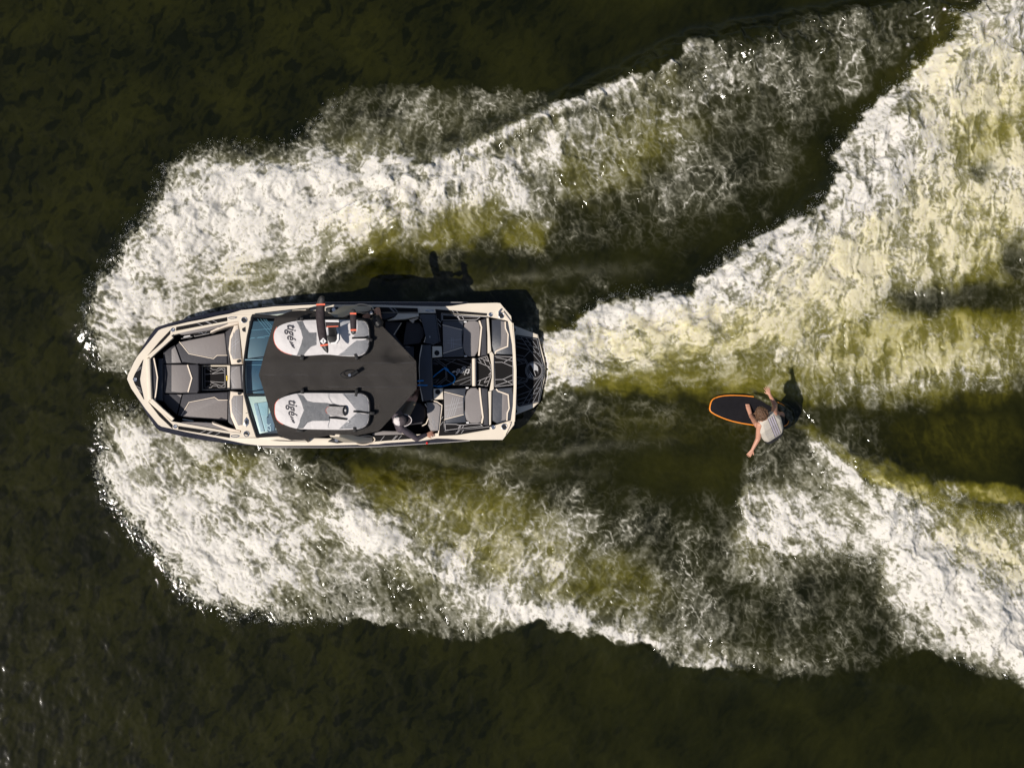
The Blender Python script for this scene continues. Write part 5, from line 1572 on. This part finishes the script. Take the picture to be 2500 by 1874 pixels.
body = [[(shL, .052), (shR, .052), (chestL, .085), (chestR, .085), (neck - Vector((0, 0, .03)), .06)], [(chestL, .085), (chestR, .085), (waistL, .075), (waistR, .075)],
        [(waistL, .075), (waistR, .075), (hipL, .095), (hipR, .095)], [(neck, .052), (headc - Vector((0, 0, .03)), .05)],
        [(shL, .066), (elL, .049)], [(elL, .048), (wrL, .030)], [(shR, .066), (elR, .049)], [(elR, .048), (wrR, .030)],
        [(hipL, .090), (kneeL, .058)], [(kneeL, .057), ((kneeL * .6 + ankL * .4), .055), (ankL, .036)], [(hipR, .090), (kneeR, .058)], [(kneeR, .057), ((kneeR * .6 + ankR * .4), .055), (ankR, .036)]]
for an_, to_ in ((ankL, toeL), (ankR, toeR)):
    d_ = (to_ - an_); d_.z = 0; d_.normalize()
    heel = an_ - d_ * .04; heel.z = BZ + .030
    sdv = Vector((-d_.y, d_.x, 0))
    body.append([(an_, .036), (heel, .03), (to_ - d_ * .05 + sdv * .015, .032), (to_ - d_ * .05 - sdv * .015, .03)])
    for k, (o_, ln) in enumerate(((.030, .030), (.014, .026), (0, .022), (-.014, .016), (-.027, .010))):
        body.append([(to_ - d_ * .05 + sdv * o_, .013), (to_ - d_ * .02 + d_ * ln + sdv * o_ * 1.05, .0105)])
body += head_prims(headc, fw, Vector((0.3, -0.3, 1)))
body += hand(wrL, (wrL - elL) + Vector((-.03, -.02, -0.02)), Vector((.2, .1, 1)), -1, 0.6)
body += hand(wrR, P(1872, 945, 1.13) - wrR, Vector((0.1, 0, 1)), -1, 1.3)
sk = fleshed('body', body, 0.0065, M['skin'], surfer, 5)
face_parts(headc, fw, Vector((0.3, -0.3, 1)), sk)
hp = []
hu = Vector((0.15, -0.15, 1)).normalized()
fwn = (fw - hu * fw.dot(hu)).normalized(); hr = fwn.cross(hu)
hp.append([(headc + hu * .05, .112), (headc + hu * .035 - fwn * .045, .114), (headc - hu * .03 - fwn * .06, .09), (headc + hu * .06 + fwn * .035, .09)])
for k in range(80):
    a_ = rng.uniform(0, 2 * math.pi); e_ = rng.uniform(0.05, 1.0)
    dv = (hu * e_ + (fwn * math.cos(a_) + hr * math.sin(a_)) * math.sqrt(max(0, 1 - e_ * e_ * .9))).normalized()
    if dv.dot(fwn) > 0.75 and e_ < 0.5: continue
    p0 = headc + hu * .03 - fwn * .02 + dv * .112
    tv = dv.cross(Vector((rng.normal(), rng.normal(), rng.normal()))).normalized()
    hp.append([(p0, .017), (p0 + tv * .045 + dv * .016, .010)])
fleshed('hair', hp, 0.005, M['hair'], surfer, 1)
vz = [[(shL * .86 + shR * .14, .080), (shR * .86 + shL * .14, .080), (neck * .6 + (shL + shR) * .2 - Vector((0, 0, .02)), .078), (chestL, .112), (chestR, .112)], [(chestL, .112), (chestR, .112), (waistL, .102), (waistR, .102)],
      [(waistL, .102), (waistR, .102), (waistL * .6 + hipL * .4, .104), (waistR * .6 + hipR * .4, .104)]]
vst = fleshed('vest', vz, 0.0065, M['vest'], surfer, 5)
axis = ((waistL + waistR) - (chestL + chestR)).normalized()
back = axis.cross((chestR - chestL)).normalized()
if back.z < 0: back = -back
# lilac stripes run down the right side of the back, laid on the cloth
from mathutils.bvhtree import BVHTree
def on_surface(obj, p, direction):
    bvh = BVHTree.FromPolygons([v.co for v in obj.data.vertices], [list(pp.vertices) for pp in obj.data.polygons])
    return bvh
bvh = on_surface(vst, None, None)
def drape(name, pl, w_, m, parent, lift=0.003):
    bm = bmesh.new(); pts_ = []
    for a, c_ in pl:
        o_ = P(a, c_, 2.2); d_ = (P(a, c_, 0.2) - o_).normalized()
        hit = bvh.ray_cast(o_, d_)
        if hit[0] is not None: pts_.append(hit[0] - d_ * lift)
    if len(pts_) > 1:
        ribbon_bm(bm, pts_, w_, 0.004); from_bm(name, bm, m, parent, smooth=False)
def r6(L_): return [(1780 + a / 9.753, 930 + b_ / 9.753) for a, b_ in L_]
for off in (0, 45, 90):
    drape('stripe', [(r6([(945 + off + t_ * 175, 890 - off * .8 + t_ * 440)])[0]) for t_ in np.linspace(0, 1, 16)], 0.024, M['lilac'], vst)
for off in (-15, 30, 75, 118):
    drape('stripe_edge', [(r6([(940 + off + t_ * 175, 890 - off * .8 + t_ * 440)])[0]) for t_ in np.linspace(0, 1, 16)], 0.007, M['plumcloth'], vst, 0.005)
drape('seam', [r6([(860 + t_ * 160, 1110 - t_ * 60 - 20 * math.sin(t_ * 3))])[0] for t_ in np.linspace(0, 1, 10)], 0.005, M['baglight'], vst)
drape('seam', [r6([(890 + t_ * 170, 1290 - t_ * 60)])[0] for t_ in np.linspace(0, 1, 10)], 0.005, M['baglight'], vst)
sz = [[(waistL * .3 + hipL * .7, .100), (waistR * .3 + hipR * .7, .100), (hipL, .108), (hipR, .108)], [(hipL, .108), (hipL * .25 + kneeL * .75, .082)], [(hipR, .108), (hipR * .25 + kneeR * .75, .082)]]
fleshed('shorts', sz, 0.008, M['blackcloth'], surfer, 5)

# --- the driver in a cap, turned towards the stern
drv = empty('person', tuple(P(*at3(190, 1230), 0.60)), 'driver in pale cap and dark long sleeves, hand on the gunwale', 'person', 'people on the lake')
hd_ = P(*at3(150, 1285), 1.50)
nk = hd_ + Vector((0, 0.0, -0.17))
sL = P(*at3(150, 1360), 1.24); sR = P(*at3(100, 1215), 1.24)
hL_ = P(*at3(150, 1300), 0.73); hR_ = P(*at3(115, 1215), 0.73)
kL = P(*at3(285, 1075), 0.80); kR = P(*at3(250, 1000), 0.78)
aL = P(*at3(320, 1000), 0.40); aR = P(*at3(280, 960), 0.40)
eL = P(*at3(305, 1462), 1.02); wL = P(*at3(395, 1425), 0.895)
eR = P(*at3(95, 1120), 0.95); wR = P(*at3(190, 1090), 0.88)
fwd = Vector((1, 0.1, -0.15))
body = [[(sL, .055), (sR, .055), ((sL + sR) / 2 - Vector((0, 0, .2)), .11)], [(sL - Vector((0, 0, .12)), .09), (sR - Vector((0, 0, .12)), .09), (hL_, .10), (hR_, .10)], [(nk - Vector((0, 0, .03)), .055), (hd_ - Vector((0, 0, .05)), .05)],
        [(sL, .055), (eL, .042)], [(eL, .040), (wL, .028)], [(sR, .055), (eR, .042)], [(eR, .04), (wR, .028)],
        [(hL_, .098), (kL, .060)], [(hR_, .098), (kR, .060)], [(kL, .058), (aL, .038)], [(kR, .058), (aR, .038)]]
for an_ in (aL, aR):
    ft = an_ + Vector((.14, .02, -.07))
    body.append([(an_, .038), (an_ + Vector((-.04, 0, -.07)), .03), (ft, .03), (ft + Vector((0, .03, 0)), .026)])
body += head_prims(hd_, fwd, Vector((0, 0, 1)))
body += hand(wL, P(*at3(470, 1408), 0.84) - wL, Vector((0, 0, 1)), 1, 1.2, 1.1)
body += hand(wR, Vector((1, .2, 0)), Vector((0, 0, 1)), -1, 0.7)
dk = fleshed('body', body, 0.008, M['skin'], drv, 5)
face_parts(hd_, fwd, Vector((0, 0, 1)), dk)
fleshed('shirt', [[(sL, .066), (sR, .066), ((sL + sR) / 2 - Vector((0, 0, .2)), .125)], [(sL - Vector((0, 0, .12)), .102), (sR - Vector((0, 0, .12)), .102), (hL_, .108), (hR_, .108)], [(sL, .066), (eL, .055)], [(eL, .055), (eL * .08 + wL * .92, .040)], [(sR, .066), (eR, .055)], [(eR, .055), (eR * .08 + wR * .92, .04)]],
        0.008, M['plumcloth'], drv, 6)
fleshed('shorts', [[(hL_, .115), (hR_, .115)], [(hL_, .113), (hL_ * .18 + kL * .82, .082)], [(hR_, .113), (hR_ * .18 + kR * .82, .082)]], 0.009, M['tan'], drv, 6)
cp = fleshed('cap', [[(hd_ + Vector((-.012, 0, .055)), .103), (hd_ + Vector((.02, 0, .055)), .098), (hd_ + Vector((0, 0, .02)), .10)]], 0.007, M['capdark'], drv, 3)
fleshed('cap_back', [[(hd_ + Vector((-.034, -.006, .066)), .096), (hd_ + Vector((-.026, -.006, .03)), .100)]], 0.007, M['capwhite'], cp, 3)
bm = bmesh.new()
top = []; bot = []
for k in range(17):
    t_ = -1.25 + 2.5 * k / 16
    r_o = 0.19 * math.cos(t_) ** 0.35
    top.append(Vector((0.20 * math.cos(t_) + 0.0, 0.115 * math.sin(t_) * 1.0, 0)))
ctr = hd_ + Vector((0.0, 0.0, 0.035))
vo = [bm.verts.new(ctr + p_ + Vector((0, 0, -0.25 * abs(p_.y) - 0.10 * p_.x))) for p_ in top]
vi = [bm.verts.new(ctr + Vector((p_.x * .42, p_.y * .8, -0.25 * abs(p_.y) * .6))) for p_ in top]
for k in range(16):
    bm.faces.new((vi[k], vo[k], vo[k + 1], vi[k + 1]))
bmesh.ops.solidify(bm, geom=list(bm.faces), thickness=0.006)
brim = from_bm('cap_brim', bm, M['capdark'], cp)
tube('brim_edge', [v + Vector((0.0, 0, 0.002)) for v in [ctr + p_ + Vector((0, 0, -0.25 * abs(p_.y) - 0.10 * p_.x)) for p_ in top]], 0.007, M['capwhite'], cp)

# --- the passenger under the canopy, one elbow on the far gunwale
pas = empty('person', tuple(P(*at2(1330, 420), 0.56)), 'passenger mostly under the bimini, bare bent elbow on the upper gunwale', 'person', 'people on the lake')
hd2 = P(*at2(1300, 400), 1.48)
sA = P(*at2(1410, 372), 1.16); sB = P(*at2(1310, 520), 1.18)
hA = P(*at2(1340, 400), 0.68); hB = P(*at2(1300, 470), 0.68)
kA = P(*at2(1150, 420), 0.72); kB = P(*at2(1140, 500), 0.72)
aA = P(*at2(1130, 420), 0.36); aB = P(*at2(1120, 500), 0.36)
eA = P(*at2(1392, 222), 0.93); wA = P(*at2(1318, 262), 0.93)
eB = P(*at2(1250, 570), 0.9); wB = P(*at2(1150, 520), 0.84)
fwd2 = Vector((-1, 0, 0))
body = [[(sA, .055), (sB, .055), ((sA + sB) / 2 - Vector((.03, 0, .2)), .11)], [(sA - Vector((.04, .03, .14)), .085), (sB - Vector((.03, -.03, .14)), .085), (hA, .10), (hB, .10)], [((sA + sB) / 2 + Vector((0, 0, .05)), .055), (hd2 - Vector((0, 0, .05)), .05)],
        [(sA, .058), (eA, .048)], [(eA, .047), (wA, .032)], [(sB, .055), (eB, .042)], [(eB, .04), (wB, .028)],
        [(hA, .098), (kA, .06)], [(hB, .098), (kB, .06)], [(kA, .058), (aA, .038)], [(kB, .058), (aB, .038)]]
for an_ in (aA, aB):
    body.append([(an_, .038), (an_ + Vector((.04, 0, -.06)), .03), (an_ + Vector((-.15, 0, -.06)), .03)])
body += head_prims(hd2, fwd2, Vector((0, 0, 1)))
body += hand(wA, wA - eA, Vector((0, 0, 1)), -1, 0.6)
body += hand(wB, Vector((-1, -.2, -.1)), Vector((0, 0, 1)), 1, 0.6)
pk = fleshed('body', body, 0.008, M['skin'], pas, 5)
face_parts(hd2, fwd2, Vector((0, 0, 1)), pk)
fleshed('shirt', [[(sA, .062), (sB, .066), ((sA + sB) / 2 - Vector((.03, 0, .2)), .125)], [(sA - Vector((.04, .03, .14)), .098), (sB - Vector((.03, -.03, .14)), .098), (hA, .108), (hB, .108)], [(sB, .066), (sB * .4 + eB * .6, .06)]], 0.009, M['blackcloth'], pas, 6)
fleshed('shorts', [[(hA, .115), (hB, .115)], [(hA, .113), (hA * .25 + kA * .75, .085)], [(hB, .113), (hB * .25 + kB * .75, .085)]], 0.009, M['blackcloth'], pas, 6)
fleshed('hair', [[(hd2 + Vector((.02, 0, .05)), .1), (hd2 + Vector((.05, 0, .0)), .085)]], 0.008, M['hair'], pas, 3)
ringw = (wA - eA).normalized()
wc = wA + ringw * -0.01
u_ = ringw.cross(Vector((0, 0, 1))).normalized(); v_ = ringw.cross(u_)
tube('watch', [wc + (u_ * math.cos(k * math.pi / 8) + v_ * math.sin(k * math.pi / 8)) * 0.036 for k in range(16)], 0.010, M['black'], pas, closed=True)
